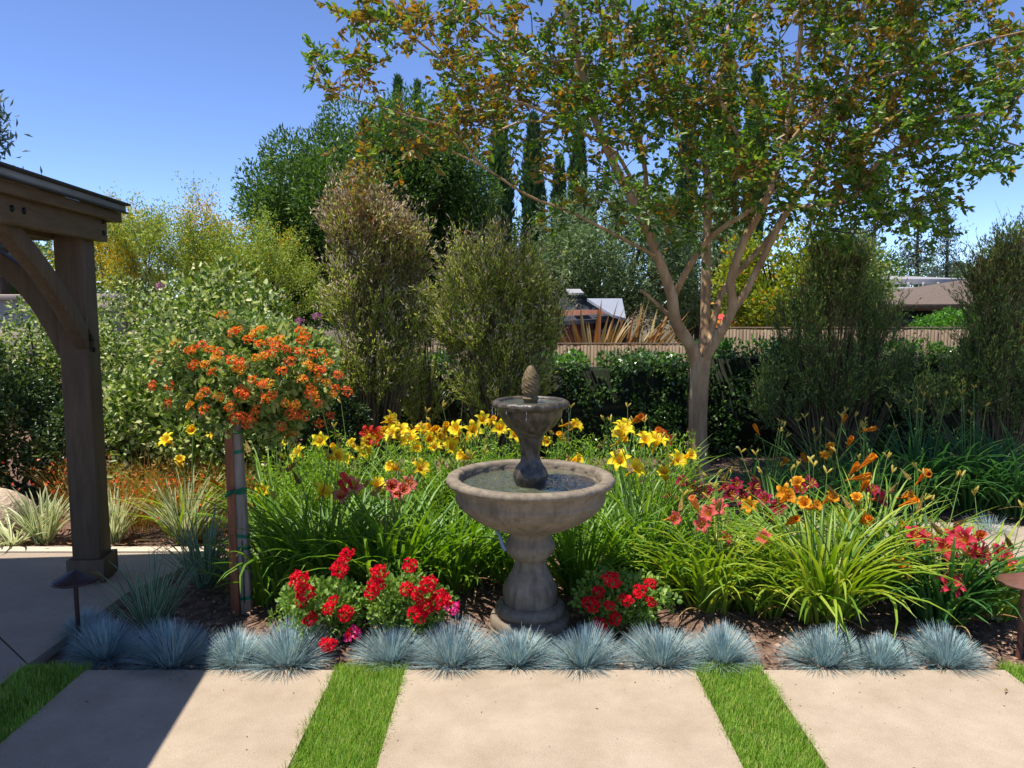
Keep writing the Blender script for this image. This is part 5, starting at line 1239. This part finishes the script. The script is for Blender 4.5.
# small dark-roofed shed in the middle
d = 15.5; a0 = P(552, 345, d); a1 = P(622, 345, d)
sh = empty('garden_shed', ((a0[0] + a1[0]) / 2, d, 0), 'small red-brown garden shed with dark and grey roof sheets behind the bronze flax', 'shed')
zt = P(600, 310, d)[2]
g = Geo(); box(g, ((a0[0] + a1[0]) / 2, d + 1.0, zt / 2), (a1[0] - a0[0], 2.0, zt)); g.build('wall', M['brickred'], sh)
w0 = P(606, 322, d - 0.03); g = Geo(); box(g, (w0[0], d - 0.015, w0[2] - 0.2), (0.5, 0.02, 0.6)); g.build('dark_opening', M['dark_sheet'], sh)
g = Geo(); quadprism(g, [P(545, 322, d - 0.4), P(618, 318, d - 0.4), P(600, 300, d + 1.2), P(566, 292, d + 1.2)], 0.08); rf = g.build('roof', M['darkroof'], sh)
g = Geo(); q0 = [P(587, 301, d - 0.3), P(622, 301, d - 0.1), P(626, 321, d - 0.55), P(612, 317, d - 0.55)]
quadprism(g, [q + np.array((0, 0, 0.05)) for q in q0], 0.05); g.build('roof_sheet', M['greyroof'], sh)
g = Geo(); q0 = [P(566, 292, d - 0.1), P(580, 292, d - 0.1), P(584, 296, d - 0.4), P(569, 296, d - 0.4)]; quadprism(g, [q + np.array((0, 0, 0.06)) for q in q0], 0.04); g.build('roof_vent', M['white'], sh)
# shingled house on the right
d = 20.0; hx = PX(925, d)
ho = empty('shingled_house', (hx, d, 0), 'low house with brown shingled hip roof and pale flat-roofed wing over the fence', 'house')
def HP(px, py, dd): return P(px, py, dd)
e = HP(893, 304, d - 0.6); zt = e[2] - 0.13
g = Geo(); x0 = HP(893, 306, d)[0]; x1 = HP(1010, 306, d)[0]; box(g, ((x0 + x1) / 2 + 0.1, d + 2.0, zt / 2), (x1 - x0 - 0.4, 4.0, zt)); wall = g.build('wall', M['stucco'], ho)
g = Geo(); xx = HP(915, 318, d)[0]; box(g, (xx + 0.35, d - 0.012, zt - 0.34), (1.75, 0.03, 0.60)); g.build('dark_opening', M['dark_sheet'], ho)  # flat dark panel, the porch's shade put into its colour
g = Geo(); box(g, (HP(897, 318, d)[0], d - 0.02, zt - 0.5), (0.22, 0.05, 1.0)); g.build('wall_panel', M['fence'], ho)
g = Geo(); ridge0 = HP(962, 280, d + 2.0); ridge1 = HP(1010, 280, d + 2.0); f0 = HP(886, 304, d - 0.6); f1 = HP(1035, 304, d - 0.6); b0 = f0 + (0, 5.2, 0); b1 = f1 + (0, 5.2, 0)
V = [f0, f1, ridge1, ridge0, b0, b1]; lowv = [v - np.array((0, 0, 0.12)) for v in V]
g.add(V, [(0, 1, 2, 3)]); g.add(V, [(4, 0, 3)]); g.add(V, [(5, 4, 3, 2)]); g.add(V, [(1, 5, 2)])
g.add([f0, f1, b1, b0, lowv[0], lowv[1], lowv[5], lowv[4]], [(0, 4, 5, 1), (1, 5, 6, 2), (2, 6, 7, 3), (3, 7, 4, 0), (4, 7, 6, 5)])
g.build('roof', M['shingle'], ho)
dd = 24.0; g = Geo(); u0 = HP(886, 279, dd); u1 = HP(975, 279, dd)
box(g, ((u0[0] + u1[0]) / 2, dd + 2.5, u0[2] / 2 - 0.35), (u1[0] - u0[0] - 0.6, 4.4, u0[2] - 0.5)); g.build('wing_wall', M['darkroof'], ho)
g = Geo(); quadprism(g, [u0, u1, u1 + (0, 4.5, 0.25), u0 + (0, 4.5, 0.25)], 0.16); wr = g.build('wing_roof', M['white'], ho)
g = Geo(); u2 = HP(886, 289, dd - 0.2); u3 = HP(960, 289, dd - 0.2); box(g, ((u2[0] + u3[0]) / 2, dd - 0.2, u2[2]), (u3[0] - u2[0], 0.12, 0.12))
for k in range(5):
    xx = u2[0] + (u3[0] - u2[0]) * (k + 0.5) / 5; box(g, (xx, dd - 0.2, (u2[2] + u0[2]) / 2 - 0.05), (0.05, 0.05, u0[2] - u2[2] - 0.1))
g.build('railing', M['white'], ho)
bush('dark_shrub', (PX(948, 12.2, 1.2), 12.2, 1.0), (0.62, 0.4, 0.62), 50, 0.15, 5000, 0.06, 0.03, 'hedge_new', 'fresh green shrub over the fence in front of the dark house porch', stems=6)
# red canopy seen through the stems
d = 14.5; c = P(722, 322, d); rt = empty('red_parasol', (c[0], d, 0), 'small red garden parasol seen between the crape myrtle stems', 'parasol')
g = Geo(); lathe(g, [(0.0, c[2] + 0.16), (0.12, c[2] + 0.12), (0.34, c[2] - 0.08), (0.33, c[2] - 0.11), (0.10, c[2] + 0.07), (0.0, c[2] + 0.1)], 8, (c[0], d, 0)); g.build('canopy', M['redcloth'], rt)
g = Geo(); tube(g, [(c[0], d, -0.1), (c[0], d, c[2] + 0.12)], 0.02, 8); g.build('pole', M['white'], rt)
# stucco pier and pale wall at left
d = 12.5; c = P(109, 296, d)
pr = empty('stucco_pier', (c[0], d, 0), 'tan stucco pier with stepped cap behind the timber post', 'pier')
g = Geo(); box(g, (c[0], d, (c[2] - 0.25) / 2), (0.34, 0.34, c[2] - 0.25)); g.build('shaft', M['stucco'], pr)
g = Geo(); box(g, (c[0], d, c[2] - 0.17), (0.52, 0.52, 0.10)); box(g, (c[0], d, c[2] - 0.04), (0.40, 0.40, 0.15)); g.build('cap', M['stucco'], pr, bevel=0.01)
d = 11.6; c0 = P(-60, 300, d); c1 = P(48, 300, d)
pw = empty('pale_wall', ((c0[0] + c1[0]) / 2, d, 0), 'pale stucco garden wall behind the shrub under the pavilion arch', 'wall')
g = Geo(); box(g, ((c0[0] + c1[0]) / 2, d, c0[2] / 2), (c1[0] - c0[0], 0.2, c0[2])); g.build('panel', M['stucco'], pw)
g = Geo(); box(g, ((c0[0] + c1[0]) / 2, d, c0[2] + 0.042), (c1[0] - c0[0] + 0.1, 0.3, 0.08)); g.build('coping', M['stucco'], pw, bevel=0.01)
